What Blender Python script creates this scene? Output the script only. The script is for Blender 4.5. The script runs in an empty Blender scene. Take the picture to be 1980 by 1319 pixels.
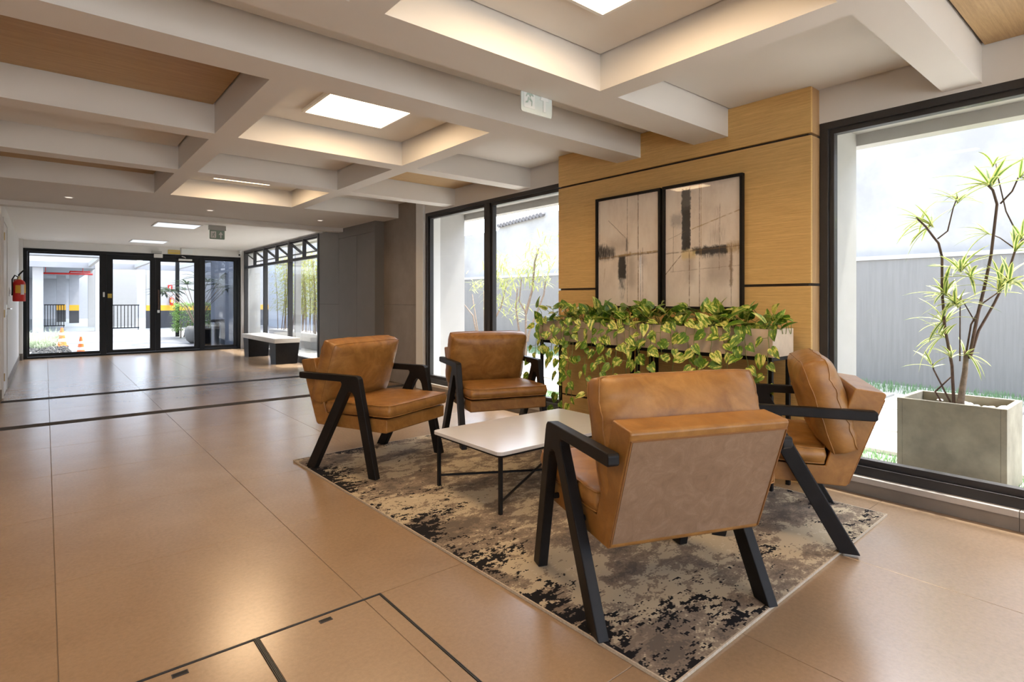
import bpy, bmesh, math, random
from mathutils import Vector, Matrix, Euler, noise as mnoise
random.seed(11)
S = bpy.context.scene
C = S.collection

# ------------------------------------------------------------------ camera
CAM_H = 1.14
YAW = math.atan2(902, 1083)
cd = bpy.data.cameras.new('camera'); cam = bpy.data.objects.new('camera', cd); C.objects.link(cam)
cam.location = (0, 0, CAM_H); cam.rotation_euler = (math.pi / 2, 0, -YAW)
cd.sensor_width = 36; cd.lens = 1083 / 1980 * 36; cd.shift_y = -79.5 / 1980
cd.clip_start = 0.05; cd.clip_end = 200
S.camera = cam

# ------------------------------------------------------------------ sky, sun, exposure
W = bpy.data.worlds.new('sky'); S.world = W; W.use_nodes = True
wn = W.node_tree
sky = wn.nodes.new('ShaderNodeTexSky'); sky.sky_type = 'NISHITA'; sky.sun_disc = False
sky.sun_elevation = math.radians(66); sky.sun_rotation = math.radians(80); sky.air_density = 0.7; sky.dust_density = 3.0
haze = wn.nodes.new('ShaderNodeHueSaturation'); haze.inputs['Saturation'].default_value = 0.60
wn.links.new(sky.outputs[0], haze.inputs['Color']); wn.links.new(haze.outputs[0], wn.nodes['Background'].inputs[0])
wn.nodes['Background'].inputs[1].default_value = 1.18
sd = bpy.data.lights.new('sun', 'SUN'); sun = bpy.data.objects.new('sun', sd); C.objects.link(sun)
sd.energy = 6.0; sd.angle = math.radians(1.0); sd.color = (1, 0.96, 0.9)
sun.rotation_euler = Vector((-0.40, 0.10, -1.0)).to_track_quat('-Z', 'Y').to_euler()
LAMP = 16.5                       # emission of the ceiling light panels
LAMP_COL = (1.0, 0.70, 0.41, 1)
S.view_settings.view_transform = 'Standard'; S.view_settings.look = 'None'
S.view_settings.gamma = 1.0; S.view_settings.use_curve_mapping = False
S.view_settings.exposure = 0.38
S.cycles.use_denoising = True
S.cycles.max_bounces = 7; S.cycles.diffuse_bounces = 4; S.cycles.glossy_bounces = 3
S.cycles.use_adaptive_sampling = True; S.cycles.adaptive_threshold = 0.06
S.cycles.transparent_max_bounces = 12; S.cycles.sample_clamp_indirect = 8.0
S.cycles.caustics_reflective = False; S.cycles.caustics_refractive = False

# ------------------------------------------------------------------ materials
def new_mat(name, base=(.8, .8, .8), rough=.6, metal=0.0, spec=.5):
    m = bpy.data.materials.new(name); m.use_nodes = True
    nt = m.node_tree; b = nt.nodes['Principled BSDF']
    b.inputs['Base Color'].default_value = (*base, 1); b.inputs['Roughness'].default_value = rough
    b.inputs['Metallic'].default_value = metal; b.inputs['Specular IOR Level'].default_value = spec
    return m, nt, b
def node(nt, t, **kw):
    n = nt.nodes.new(t)
    for k, v in kw.items():
        if k.startswith('i_'):
            key = k[2:]
            key = int(key) if key.isdigit() else key.replace('_', ' ')
            n.inputs[key].default_value = v
        else:
            setattr(n, k, v)
    return n
def coords(nt, scale=(1, 1, 1), kind='Object', rot=(0, 0, 0), loc=(0, 0, 0)):
    if kind == 'World':
        tc = node(nt, 'ShaderNodeNewGeometry'); out = tc.outputs['Position']
    else:
        tc = node(nt, 'ShaderNodeTexCoord'); out = tc.outputs[kind]
    mp = node(nt, 'ShaderNodeMapping'); mp.inputs['Scale'].default_value = scale
    mp.inputs['Rotation'].default_value = rot; mp.inputs['Location'].default_value = loc
    nt.links.new(out, mp.inputs['Vector'])
    return mp.outputs[0]
def ramp(nt, fac, stops, interp='LINEAR'):
    r = node(nt, 'ShaderNodeValToRGB'); r.color_ramp.interpolation = interp
    el = r.color_ramp.elements
    while len(el) < len(stops): el.new(0.5)
    for e, (p, c) in zip(el, stops):
        e.position = p; e.color = (*c, 1) if len(c) == 3 else c
    nt.links.new(fac, r.inputs[0]); return r.outputs[0]
def noise(nt, vec, scale=5, detail=4, rough=.5, dist=0.0):
    n = node(nt, 'ShaderNodeTexNoise', i_Scale=scale, i_Detail=detail, i_Roughness=rough, i_Distortion=dist)
    nt.links.new(vec, n.inputs['Vector']); return n.outputs['Fac']
def bump(nt, b, h, strength=.2, dist=.01):
    n = node(nt, 'ShaderNodeBump', i_Strength=strength, i_Distance=dist)
    nt.links.new(h, n.inputs['Height']); nt.links.new(n.outputs[0], b.inputs['Normal'])
def mixc(nt, fac, a, b_, mode='MIX'):
    n = node(nt, 'ShaderNodeMix', data_type='RGBA', blend_type=mode)
    for s, v in ((0, fac), (6, a), (7, b_)):
        if hasattr(v, 'is_linked') or isinstance(v, bpy.types.NodeSocket): nt.links.new(v, n.inputs[s])
        else: n.inputs[s].default_value = v if s == 0 else (*v, 1)
    return n.outputs[2]
def math_(nt, op, a, b_=0.0, c_=0.0):
    n = node(nt, 'ShaderNodeMath', operation=op)
    for i, v in enumerate((a, b_, c_)):
        if isinstance(v, bpy.types.NodeSocket): nt.links.new(v, n.inputs[i])
        else: n.inputs[i].default_value = v
    return n.outputs[0]
M = {}
def simple(key, base, rough=.6, metal=0.0, var=.06, scale=8, bmp=.05, spec=.5, kind='Object'):
    m, nt, b = new_mat(key, base, rough, metal, spec)
    v = coords(nt, kind=kind); f = noise(nt, v, scale, 5, .6)
    lo = tuple(c * (1 - var) for c in base); hi = tuple(min(1, c * (1 + var)) for c in base)
    nt.links.new(ramp(nt, f, [(.3, lo), (.7, hi)]), b.inputs['Base Color'])
    if bmp: bump(nt, b, noise(nt, v, scale * 12, 2), bmp, .004)
    M[key] = m; return m
simple('white_paint', (.70, .685, .66), .7, var=.015, scale=2)
simple('wall_white', (.74, .74, .73), .6, var=.015, scale=2)
simple('dark_metal', (.030, .028, .029), .42, var=.1)
simple('black_wood', (.010, .0085, .008), .45, var=.25, scale=20, spec=.22)
simple('black_metal', (.009, .009, .010), .45, var=.1, spec=.25)
simple('core_dark', (.06, .045, .032), .9)
simple('grout', (.19, .14, .10), .9)
simple('strip', (.075, .068, .064), .85, var=.1, spec=.05)
simple('ledge', (.44, .40, .36), .5, var=.12, scale=5)
simple('riser', (.20, .165, .135), .55, var=.15, scale=4)
simple('closet', (.175, .160, .145), .5, var=.05, scale=3)
simple('stone_panel', (.255, .215, .18), .45, var=.14, scale=3.5)
simple('concrete_box', (.60, .47, .34), .75, var=.12, scale=9)
simple('table_top', (.68, .69, .72), .22, var=.03, scale=3, spec=.9)
simple('bench_top', (.60, .56, .50), .4, var=.05)
simple('chrome', (.7, .7, .7), .25, 1.0)
simple('brass', (.55, .42, .22), .35, 1.0)
simple('plastic_white', (.75, .75, .74), .45, var=.02)
simple('plastic_grey', (.42, .43, .42), .5, var=.03)
simple('yellow_sign', (.55, .40, .07), .5)
simple('red', (.60, .02, .015), .35)
simple('yellow', (.80, .42, .03), .45)
simple('orange', (.85, .20, .05), .5)
simple('cone_white', (.8, .8, .8), .5)
simple('soil', (.05, .035, .022), .95, var=.4, scale=30)
simple('bark', (.22, .165, .125), .85, var=.35, scale=40, bmp=.5)
simple('bark_dark', (.105, .062, .045), .8, var=.35, scale=40, bmp=.4)
simple('vine', (.20, .24, .06), .6, var=.3)
simple('ceiling_white', (.86, .86, .85), .7, var=.01, scale=2)
simple('pebble', (.62, .57, .50), .7, var=.25, scale=14)
simple('garden_white', (.55, .56, .57), .85, var=.06, scale=1.3)
simple('pave', (.50, .48, .44), .8, var=.1, scale=2)
simple('ext_grey', (.30, .30, .31), .8, var=.08, scale=2)
simple('ext_floor', (.17, .168, .17), .55, var=.08, scale=1.5)
simple('garage_floor', (.13, .15, .17), .5, var=.1)
simple('ext_white', (.45, .44, .425), .8, var=.03)
simple('band_black', (.04, .04, .045), .6)
simple('garage_wall', (.42, .42, .44), .8, var=.05)
simple('steel', (.55, .55, .54), .22, 1.0, var=.06)
simple('pot_grey', (.15, .145, .135), .8, var=.15)
simple('gravel_dark', (.05, .05, .05), .8, var=.6, scale=25)
simple('blind', (.50, .54, .60), .7, var=.04)
simple('roof_tile', (.18, .17, .17), .8, var=.2)

# stained garden wall, grey and streaked below
m, nt, b = new_mat('garden_grey', (.3, .3, .3), .85)
f = noise(nt, coords(nt, (1, 14, .7)), 2.5, 5, .6)
nt.links.new(ramp(nt, f, [(.25, (.225, .215, .20)), (.75, (.27, .26, .243))]), b.inputs['Base Color']); M['garden_grey'] = m
m, nt, b = new_mat('garden_upper', (.7, .7, .7), .85)
f = noise(nt, coords(nt, (1, 1, 1)), .9, 8, .68)
g = noise(nt, coords(nt, (1, 1, 1.4)), 5, 8, .75)
c1 = ramp(nt, f, [(.35, (.345, .33, .31)), (.6, (.45, .43, .40))])
sp = ramp(nt, g, [(.66, (0, 0, 0)), (.74, (1, 1, 1))])
nt.links.new(mixc(nt, math_(nt, 'MULTIPLY', sp, .6), c1, (.22, .23, .25)), b.inputs['Base Color']); M['garden_upper'] = m

# floor tile: large porcelain with soft clouds and fine specks, a semi-gloss
def tile_mat(key, tint=(1, 1, 1)):
    m, nt, b = new_mat(key, (.4, .3, .2), .3)
    v = coords(nt, (1, 1, 1), 'World')
    f = noise(nt, v, 1.7, 6, .6, .4); g = noise(nt, v, 60, 4, .7)
    a_ = [(.305, .200, .118), (.37, .254, .157)]
    a_ = [tuple(x * t for x, t in zip(c, tint)) for c in a_]
    c1 = ramp(nt, f, [(.25, a_[0]), (.75, a_[1])])
    c2 = ramp(nt, g, [(.3, (.9, .9, .9)), (.7, (1.08, 1.07, 1.06))])
    oi = node(nt, 'ShaderNodeObjectInfo')
    r = math_(nt, 'MULTIPLY_ADD', oi.outputs['Random'], .05, .975)
    cc = mixc(nt, 1.0, c1, c2, 'MULTIPLY')
    hs = node(nt, 'ShaderNodeHueSaturation'); nt.links.new(r, hs.inputs['Value']); nt.links.new(cc, hs.inputs['Color'])
    nt.links.new(hs.outputs[0], b.inputs['Base Color'])
    b.inputs['Roughness'].default_value = .25; b.inputs['IOR'].default_value = 2.1
    bump(nt, b, noise(nt, v, 160, 3, .6), .012, .002)
    M[key] = m
tile_mat('tile')

# oak veneer (grain along an axis)
def wood(key, grain, dark, light, rough=.45):
    m, nt, b = new_mat(key, light, rough)
    st = {'y': (24, .7, 24), 'x': (.55, 14, 14), 'z': (14, 14, .55)}[grain]
    v = coords(nt, st, 'World')
    f = noise(nt, v, 5, 7, .62, .5); g = noise(nt, v, 28, 3, .7)
    c1 = ramp(nt, f, [(.25, dark), (.52, tuple((a + c) / 2 for a, c in zip(dark, light))), (.75, light)])
    c2 = ramp(nt, g, [(.35, (.84, .82, .78)), (.6, (1.04, 1.03, 1.02))])
    nt.links.new(mixc(nt, .8, c1, c2, 'MULTIPLY'), b.inputs['Base Color'])
    bump(nt, b, g, .06, .002); M[key] = m
wood('oak_wall', 'y', (.56, .34, .115), (.78, .525, .205))
wood('oak_ceiling', 'x', (.36, .235, .105), (.52, .35, .17))  # same oak as the wall, the ceiling's lower light put into its colour
wood('oak_edge', 'z', (.40, .24, .11), (.56, .36, .18))

# cognac leather, mottled
m, nt, b = new_mat('leather', (.42, .19, .055), .40)
v = coords(nt); f = noise(nt, v, 9, 6, .62, .8); g = noise(nt, v, 260, 3, .6); w = noise(nt, v, 38, 4, .6)
c1 = ramp(nt, f, [(.28, (.215, .092, .020)), (.5, (.305, .140, .034)), (.74, (.41, .205, .058))])
nt.links.new(mixc(nt, .35, c1, ramp(nt, w, [(.35, (.80, .80, .80)), (.65, (1.1, 1.1, 1.1))]), 'MULTIPLY'), b.inputs['Base Color'])
nt.links.new(math_(nt, 'MULTIPLY_ADD', w, .18, .30), b.inputs['Roughness'])
bump(nt, b, g, .12, .003); M['leather'] = m
m, nt, b = new_mat('leather_cool', (.36, .22, .13), .62)  # same leather; cooler light on the chair backs is put into this colour
v = coords(nt); f = noise(nt, v, 14, 8, .72, 1.2); g = noise(nt, v, 240, 3, .6)
nt.links.new(ramp(nt, f, [(.3, (.20, .118, .066)), (.5, (.245, .150, .088)), (.72, (.315, .205, .130))]), b.inputs['Base Color'])
bump(nt, b, g, .1, .003); M['leather_cool'] = m
simple('leather_seam', (.22, .095, .03), .5)

# rug: worn abstract weave, drawn on a fine stitch grid
m, nt, b = new_mat('rug', (.4, .35, .3), .95, spec=.1)
tc = node(nt, 'ShaderNodeTexCoord'); sn = node(nt, 'ShaderNodeVectorMath', operation='SNAP')
nt.links.new(tc.outputs['Object'], sn.inputs[0]); sn.inputs[1].default_value = (.0075, .0055, 1)
mp = node(nt, 'ShaderNodeMapping'); mp.inputs['Scale'].default_value = (1.0, 1.9, 1); nt.links.new(sn.outputs[0], mp.inputs[0])
big = noise(nt, mp.outputs[0], 1.6, 3, .55, .6)
mp3 = node(nt, 'ShaderNodeMapping'); mp3.inputs['Scale'].default_value = (1.0, 1.5, 1); mp3.inputs['Location'].default_value = (3.7, 1.2, 0); nt.links.new(sn.outputs[0], mp3.inputs[0])
mid = noise(nt, mp3.outputs[0], 8, 10, .78, .3)
mp2 = node(nt, 'ShaderNodeMapping'); mp2.inputs['Scale'].default_value = (1.0, 1.7, 1); mp2.inputs['Location'].default_value = (7.3, 4.1, 0); nt.links.new(sn.outputs[0], mp2.inputs[0])
blk = noise(nt, mp2.outputs[0], 17, 7, .70, .2)
blkbig = noise(nt, mp2.outputs[0], 2.3, 2, .5)
tone = math_(nt, 'ADD', math_(nt, 'MULTIPLY', big, .45), math_(nt, 'MULTIPLY', mid, .55))
c1 = ramp(nt, tone, [(.0, (.16, .13, .105)), (.435, (.23, .18, .14)), (.48, (.30, .24, .18)), (.508, (.52, .435, .31)), (.60, (.60, .515, .385)), (.66, (.34, .28, .22))], 'CONSTANT')
# darker islands gather along the two long edges and a band across
sx = node(nt, 'ShaderNodeSeparateXYZ'); nt.links.new(tc.outputs['Object'], sx.inputs[0])
edge = math_(nt, 'ABSOLUTE', math_(nt, 'SUBTRACT', sx.outputs[0], .05))
edge = math_(nt, 'MAXIMUM', math_(nt, 'MULTIPLY', math_(nt, 'POWER', edge, 2.5), .115), math_(nt, 'MULTIPLY', math_(nt, 'POWER', math_(nt, 'ABSOLUTE', sx.outputs[1]), 4.0), .014))
th = math_(nt, 'ADD', math_(nt, 'ADD', math_(nt, 'MULTIPLY', blk, .62), math_(nt, 'MULTIPLY', blkbig, .38)), edge)
bm_ = ramp(nt, th, [(.0, (0, 0, 0)), (.625, (1, 1, 1))], 'CONSTANT')
col = mixc(nt, bm_, c1, (.017, .016, .018))
nt.links.new(col, b.inputs['Base Color'])
bump(nt, b, noise(nt, coords(nt, (1, 1, 1)), 420, 2, .6), .5, .004)
M['rug'] = m
simple('rug_edge', (.50, .42, .32), .9, var=.2, scale=90)

# glass: clear sheet with a fresnel sheen
def glass(key, tint=(.97, .985, .98), base_r=.04):
    m = bpy.data.materials.new(key); m.use_nodes = True; nt = m.node_tree
    nt.nodes.remove(nt.nodes['Principled BSDF'])
    out = nt.nodes['Material Output']
    lw = node(nt, 'ShaderNodeLayerWeight', i_Blend=.5)
    p = math_(nt, 'POWER', lw.outputs['Facing'], 5.0)
    fac = math_(nt, 'MULTIPLY_ADD', p, .85, base_r)
    tr = node(nt, 'ShaderNodeBsdfTransparent'); tr.inputs[0].default_value = (*tint, 1)
    gl = node(nt, 'ShaderNodeBsdfGlossy', i_Roughness=.02)
    nz = noise(nt, coords(nt), 3, 2)
    nt.links.new(ramp(nt, nz, [(0, (.95, .95, .95)), (1, (1, 1, 1))]), gl.inputs[0])
    mx = node(nt, 'ShaderNodeMixShader'); nt.links.new(fac, mx.inputs[0])
    nt.links.new(tr.outputs[0], mx.inputs[1]); nt.links.new(gl.outputs[0], mx.inputs[2])
    nt.links.new(mx.outputs[0], out.inputs[0]); M[key] = m
glass('glass', base_r=.004); glass('glass_dark', (.55, .58, .62), .07); glass('picture_glass', (1, 1, 1), .015)

def emit(key, col, strength):
    m = bpy.data.materials.new(key); m.use_nodes = True; nt = m.node_tree
    nt.nodes.remove(nt.nodes['Principled BSDF'])
    e = node(nt, 'ShaderNodeEmission', i_Strength=strength)
    nz = noise(nt, coords(nt), 2, 1)
    a_ = tuple(c * .98 for c in col[:3])
    nt.links.new(ramp(nt, nz, [(0, a_), (1, col[:3])]), e.inputs[0])
    nt.links.new(e.outputs[0], nt.nodes['Material Output'].inputs[0]); M[key] = m
emit('lamp_warm', LAMP_COL, LAMP)
emit('lamp_spot', (1, .86, .72), .9); emit('lamp_cool', (.86, .93, 1.0), .95)

# leaves: pothos (green, yellow marbling) and striped dracaena (uv across the blade)
m, nt, b = new_mat('pothos', (.1, .2, .03), .38)
oi = node(nt, 'ShaderNodeObjectInfo'); v = coords(nt, (6.0, 1.7, 2))
ad = node(nt, 'ShaderNodeVectorMath', operation='ADD'); nt.links.new(v, ad.inputs[0])
cb = node(nt, 'ShaderNodeCombineXYZ'); rr = math_(nt, 'MULTIPLY', oi.outputs['Random'], 60.0)
for i in range(3): nt.links.new(rr, cb.inputs[i])
nt.links.new(cb.outputs[0], ad.inputs[1])
f = noise(nt, ad.outputs[0], 1.15, 3, .62)
f2 = math_(nt, 'ADD', f, math_(nt, 'MULTIPLY_ADD', oi.outputs['Random'], .16, -.10))
nt.links.new(ramp(nt, f2, [(.30, (.055, .14, .014)), (.47, (.13, .26, .022)), (.515, (.22, .34, .03)), (.55, (.60, .62, .12)), (.68, (.82, .80, .28))]), b.inputs['Base Color'])
b.inputs['Subsurface Weight'].default_value = 0.0
b.inputs['Transmission Weight'].default_value = 0.0
M['pothos'] = m
def leafmat(key, green, margin, lo, hi):
    m = bpy.data.materials.new(key); m.use_nodes = True; nt = m.node_tree; b = nt.nodes['Principled BSDF']
    uv = node(nt, 'ShaderNodeUVMap'); s = node(nt, 'ShaderNodeSeparateXYZ'); nt.links.new(uv.outputs[0], s.inputs[0])
    d = math_(nt, 'ABSOLUTE', math_(nt, 'SUBTRACT', s.outputs[0], .5))
    nz = noise(nt, coords(nt, (4, 4, 4)), 9, 2)
    d2 = math_(nt, 'ADD', d, math_(nt, 'MULTIPLY_ADD', nz, .12, -.06))
    c1 = ramp(nt, d2, [(lo, green), (hi, margin)])
    nt.links.new(c1, b.inputs['Base Color']); b.inputs['Roughness'].default_value = .45
    tl = node(nt, 'ShaderNodeBsdfTranslucent'); nt.links.new(c1, tl.inputs[0])
    mx = node(nt, 'ShaderNodeMixShader', i_0=.4); nt.links.new(b.outputs[0], mx.inputs[1]); nt.links.new(tl.outputs[0], mx.inputs[2])
    nt.links.new(mx.outputs[0], nt.nodes['Material Output'].inputs[0]); M[key] = m
leafmat('dracaena', (.09, .17, .022), (.62, .62, .22), .16, .30)
leafmat('tree_leaf', (.16, .23, .035), (.55, .54, .20), .14, .36)
leafmat('bamboo_leaf', (.24, .28, .04), (.46, .44, .10), .1, .5)
leafmat('hedge_leaf', (.12, .25, .05), (.26, .38, .10), .1, .5)
leafmat('palm_leaf', (.025, .045, .025), (.06, .08, .04), .1, .5)
leafmat('grass_leaf', (.30, .38, .24), (.62, .66, .52), .15, .45)
leafmat('lawn_leaf', (.11, .26, .10), (.30, .42, .22), .1, .5)

# ------------------------------------------------------------------ mesh helpers
class MB:
    def __init__(s): s.v = []; s.f = []; s.uv = []
    def face(s, *pts, uv=None):
        n = len(s.v); s.v += [tuple(p) for p in pts]; s.f.append(tuple(range(n, n + len(pts)))); s.uv.append(uv)
    def box(s, x0, x1, y0, y1, z0, z1):
        if x0 > x1: x0, x1 = x1, x0
        if y0 > y1: y0, y1 = y1, y0
        if z0 > z1: z0, z1 = z1, z0
        n = len(s.v)
        s.v += [(x, y, z) for z in (z0, z1) for x, y in ((x0, y0), (x1, y0), (x1, y1), (x0, y1))]
        for q in ((3, 2, 1, 0), (4, 5, 6, 7), (0, 1, 5, 4), (1, 2, 6, 5), (2, 3, 7, 6), (3, 0, 4, 7)):
            s.f.append(tuple(n + i for i in q)); s.uv.append(None)
        return s
    def prism(s, poly, axis, a, b_):
        """closed outline of 2D points pushed along an axis ('x': (y,z), 'y': (x,z), 'z': (x,y))"""
        def P(p, t): return {'x': (t, p[0], p[1]), 'y': (p[0], t, p[1]), 'z': (p[0], p[1], t)}[axis]
        n = len(s.v); k = len(poly)
        s.v += [P(p, a) for p in poly] + [P(p, b_) for p in poly]
        s.f.append(tuple(range(n + k - 1, n - 1, -1))); s.f.append(tuple(range(n + k, n + 2 * k))); s.uv += [None, None]
        for i in range(k):
            j = (i + 1) % k; s.f.append((n + i, n + j, n + k + j, n + k + i)); s.uv.append(None)
        return s
    def tube(s, pts, r, sides=8, cap=True):
        pts = [Vector(p) for p in pts]; rs = r if isinstance(r, (list, tuple)) else [r] * len(pts)
        n0 = len(s.v); ref = None
        for i, p in enumerate(pts):
            t = (pts[min(i + 1, len(pts) - 1)] - pts[max(i - 1, 0)]).normalized()
            if ref is None: ref = Vector((0, 0, 1)) if abs(t.z) < .9 else Vector((1, 0, 0))
            a = (ref - t * ref.dot(t)); a = a.normalized() if a.length > 1e-6 else t.orthogonal().normalized()
            ref = a; c = t.cross(a)
            for k in range(sides):
                th = 2 * math.pi * k / sides
                s.v.append(tuple(p + (a * math.cos(th) + c * math.sin(th)) * rs[i]))
        for i in range(len(pts) - 1):
            for k in range(sides):
                k2 = (k + 1) % sides
                s.f.append((n0 + i * sides + k, n0 + i * sides + k2, n0 + (i + 1) * sides + k2, n0 + (i + 1) * sides + k)); s.uv.append(None)
        if cap:
            s.f.append(tuple(n0 + k for k in range(sides - 1, -1, -1))); s.uv.append(None)
            e = n0 + (len(pts) - 1) * sides; s.f.append(tuple(e + k for k in range(sides))); s.uv.append(None)
        return s
    def lathe(s, prof, c=(0, 0, 0), sides=24):
        n0 = len(s.v)
        for r, z in prof:
            for k in range(sides):
                th = 2 * math.pi * k / sides; s.v.append((c[0] + r * math.cos(th), c[1] + r * math.sin(th), c[2] + z))
        for i in range(len(prof) - 1):
            for k in range(sides):
                k2 = (k + 1) % sides
                s.f.append((n0 + i * sides + k, n0 + i * sides + k2, n0 + (i + 1) * sides + k2, n0 + (i + 1) * sides + k)); s.uv.append(None)
        s.f.append(tuple(n0 + k for k in range(sides - 1, -1, -1))); s.uv.append(None)
        e = n0 + (len(prof) - 1) * sides; s.f.append(tuple(e + k for k in range(sides))); s.uv.append(None)
        return s
    def blade(s, base, tip_dir, length, width, droop=.3, up=Vector((0, 0, 1)), n=4, fold=.15):
        """long tapered leaf with a uv across the blade, bending down to its tip"""
        d = Vector(tip_dir).normalized(); base = Vector(base)
        side = d.cross(up); side = side.normalized() if side.length > 1e-4 else Vector((1, 0, 0))
        nrm = side.cross(d).normalized(); rows = []
        for i in range(n + 1):
            t = i / n; w = width * (.35 + 1.6 * t) * (1 - t) ** .8 * 1.0 if t > 0 else width * .35
            p = base + d * (length * t) - Vector((0, 0, 1)) * (droop * length * t * t)
            rows.append((p - side * w * .5 + nrm * w * fold, p, p + side * w * .5 + nrm * w * fold))
        for i in range(n):
            a, b_ = rows[i], rows[i + 1]; t0, t1 = i / n, (i + 1) / n
            s.face(a[0], a[1], b_[1], b_[0], uv=((0, t0), (.5, t0), (.5, t1), (0, t1)))
            s.face(a[1], a[2], b_[2], b_[1], uv=((.5, t0), (1, t0), (1, t1), (.5, t1)))
        return s
    def mesh(s, name, mat, smooth=False):
        me = bpy.data.meshes.new(name); me.from_pydata(s.v, [], s.f)
        if any(u for u in s.uv):
            ul = me.uv_layers.new(name='UVMap'); li = 0
            for f, u in zip(s.f, s.uv):
                for k in range(len(f)):
                    ul.data[li].uv = u[k] if u else (0, 0); li += 1
        me.materials.append(M[mat])
        if smooth: me.polygons.foreach_set('use_smooth', [True] * len(me.polygons))
        me.update(); return me
    def build(s, name, mat, parent=None, smooth=False, bev=0, seg=2, fixn=False):
        me = s.mesh(name, mat, smooth)
        if fixn:
            bm = bmesh.new(); bm.from_mesh(me); bmesh.ops.recalc_face_normals(bm, faces=bm.faces); bm.to_mesh(me); bm.free()
        o = link(name, me, parent)
        if bev:
            md = o.modifiers.new('bevel', 'BEVEL'); md.width = bev; md.segments = seg; md.limit_method = 'ANGLE'; md.angle_limit = math.radians(40)
        return o
def link(name, me, parent=None, loc=None, rot=None):
    o = bpy.data.objects.new(name, me); C.objects.link(o)
    if parent is not None: o.parent = parent
    if loc is not None: o.location = loc
    if rot is not None: o.rotation_euler = rot
    return o
def box(name, mat, x0, x1, y0, y1, z0, z1, parent=None, bev=0):
    return MB().box(x0, x1, y0, y1, z0, z1).build(name, mat, parent, bev=bev)
def tag(o, label, cat, group=None):
    o['label'] = label; o['category'] = cat
    if group: o['group'] = group
    return o
def struct(o, label=None):
    o['kind'] = 'structure'
    if label: o['label'] = label
    return o
def empty(name, loc=(0, 0, 0), rz=0.0, parent=None):
    o = bpy.data.objects.new(name, None); C.objects.link(o); o.location = loc; o.rotation_euler = (0, 0, rz)
    o.empty_display_size = .1
    if parent is not None: o.parent = parent
    return o
def copy_tree(o, parent=None):
    c = o.copy(); C.objects.link(c); c.parent = parent
    for ch in list(o.children): copy_tree(ch, c)
    return c

# ================================================================== FLOOR
floor = struct(empty('floor'), 'large beige porcelain floor tiles with a soft sheen')
box('screed', 'grout', -4.2, 3.9, -3.0, 14.25, -.06, -.0022, floor)
XL = [-2.67, -1.77, -.87, .03, .93, 1.83, 2.73, 3.668]
YR = [(-2.5, -1.6), (-1.6, -.7), (-.7, .2), (.2, 1.1), (1.1, 2.0), (2.0, 2.9), (2.9, 3.8), (3.8, 4.7), (4.7, 5.6), (5.6, 6.59),
      (6.76, 7.56), (7.56, 8.345), (8.515, 9.36), (9.36, 10.26), (10.26, 11.16), (11.16, 12.06), (12.06, 12.96), (12.96, 13.86), (13.86, 14.2)]
G = .0014
tile_cache = {}
def tile(x0, x1, y0, y1, parent=floor, name='tile', z1=0.0):
    w, d = round(x1 - x0 - 2 * G, 4), round(y1 - y0 - 2 * G, 4)
    if (w, d) not in tile_cache:
        mb = MB(); c = .0008; h = .0022
        lo = [(-w / 2, -d / 2), (w / 2, -d / 2), (w / 2, d / 2), (-w / 2, d / 2)]
        hi = [(x * (1 - 2 * c / w), y * (1 - 2 * c / d)) for x, y in lo]
        mb.face(*[(x, y, 0) for x, y in hi])
        for i in range(4):
            j = (i + 1) % 4
            mb.face((*lo[i], -c), (*lo[j], -c), (*hi[j], 0), (*hi[i], 0))
            mb.face((*lo[i], -h), (*lo[j], -h), (*lo[j], -c), (*lo[i], -c))
        mb.face(*[(x, y, -h) for x, y in reversed(lo)])
        tile_cache[(w, d)] = mb.mesh('tile', 'tile')
    return link(name, tile_cache[(w, d)], parent, ((x0 + x1) / 2, (y0 + y1) / 2, z1))
HX0, HX1, HY0, HY1 = .09, 1.0, 1.1, 2.0            # access hatch
for y0, y1 in YR:
    for i in range(len(XL) - 1):
        x0, x1 = XL[i], XL[i + 1]
        if y0 > 8.4 and x1 < -.38: continue
        if (y0, y1) == (1.1, 2.0):
            if x0 == .03: tile(.03, HX0, y0, y1); continue
            if x0 == .93: x0 = HX1
        tile(x0, x1, y0, y1)
rest = MB().box(-4.1, -2.672, -2.99, 6.59, -.0022, 0).box(-2.67, 3.67, -2.99, -2.504, -.0022, 0).box(-4.1, -2.672, 6.76, 8.6, -.0022, 0)
rest.build('plain_tile', 'tile', floor)
struct(box('trim_1', 'strip', -4.1, 3.72, 6.592, 6.758, -.0022, .0005), 'nearer dark stone strip set across the floor')
struct(box('trim_2', 'strip', -.38, 3.6, 8.347, 8.513, -.0022, .0005), 'farther dark stone strip set across the floor towards the entrance')

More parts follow.
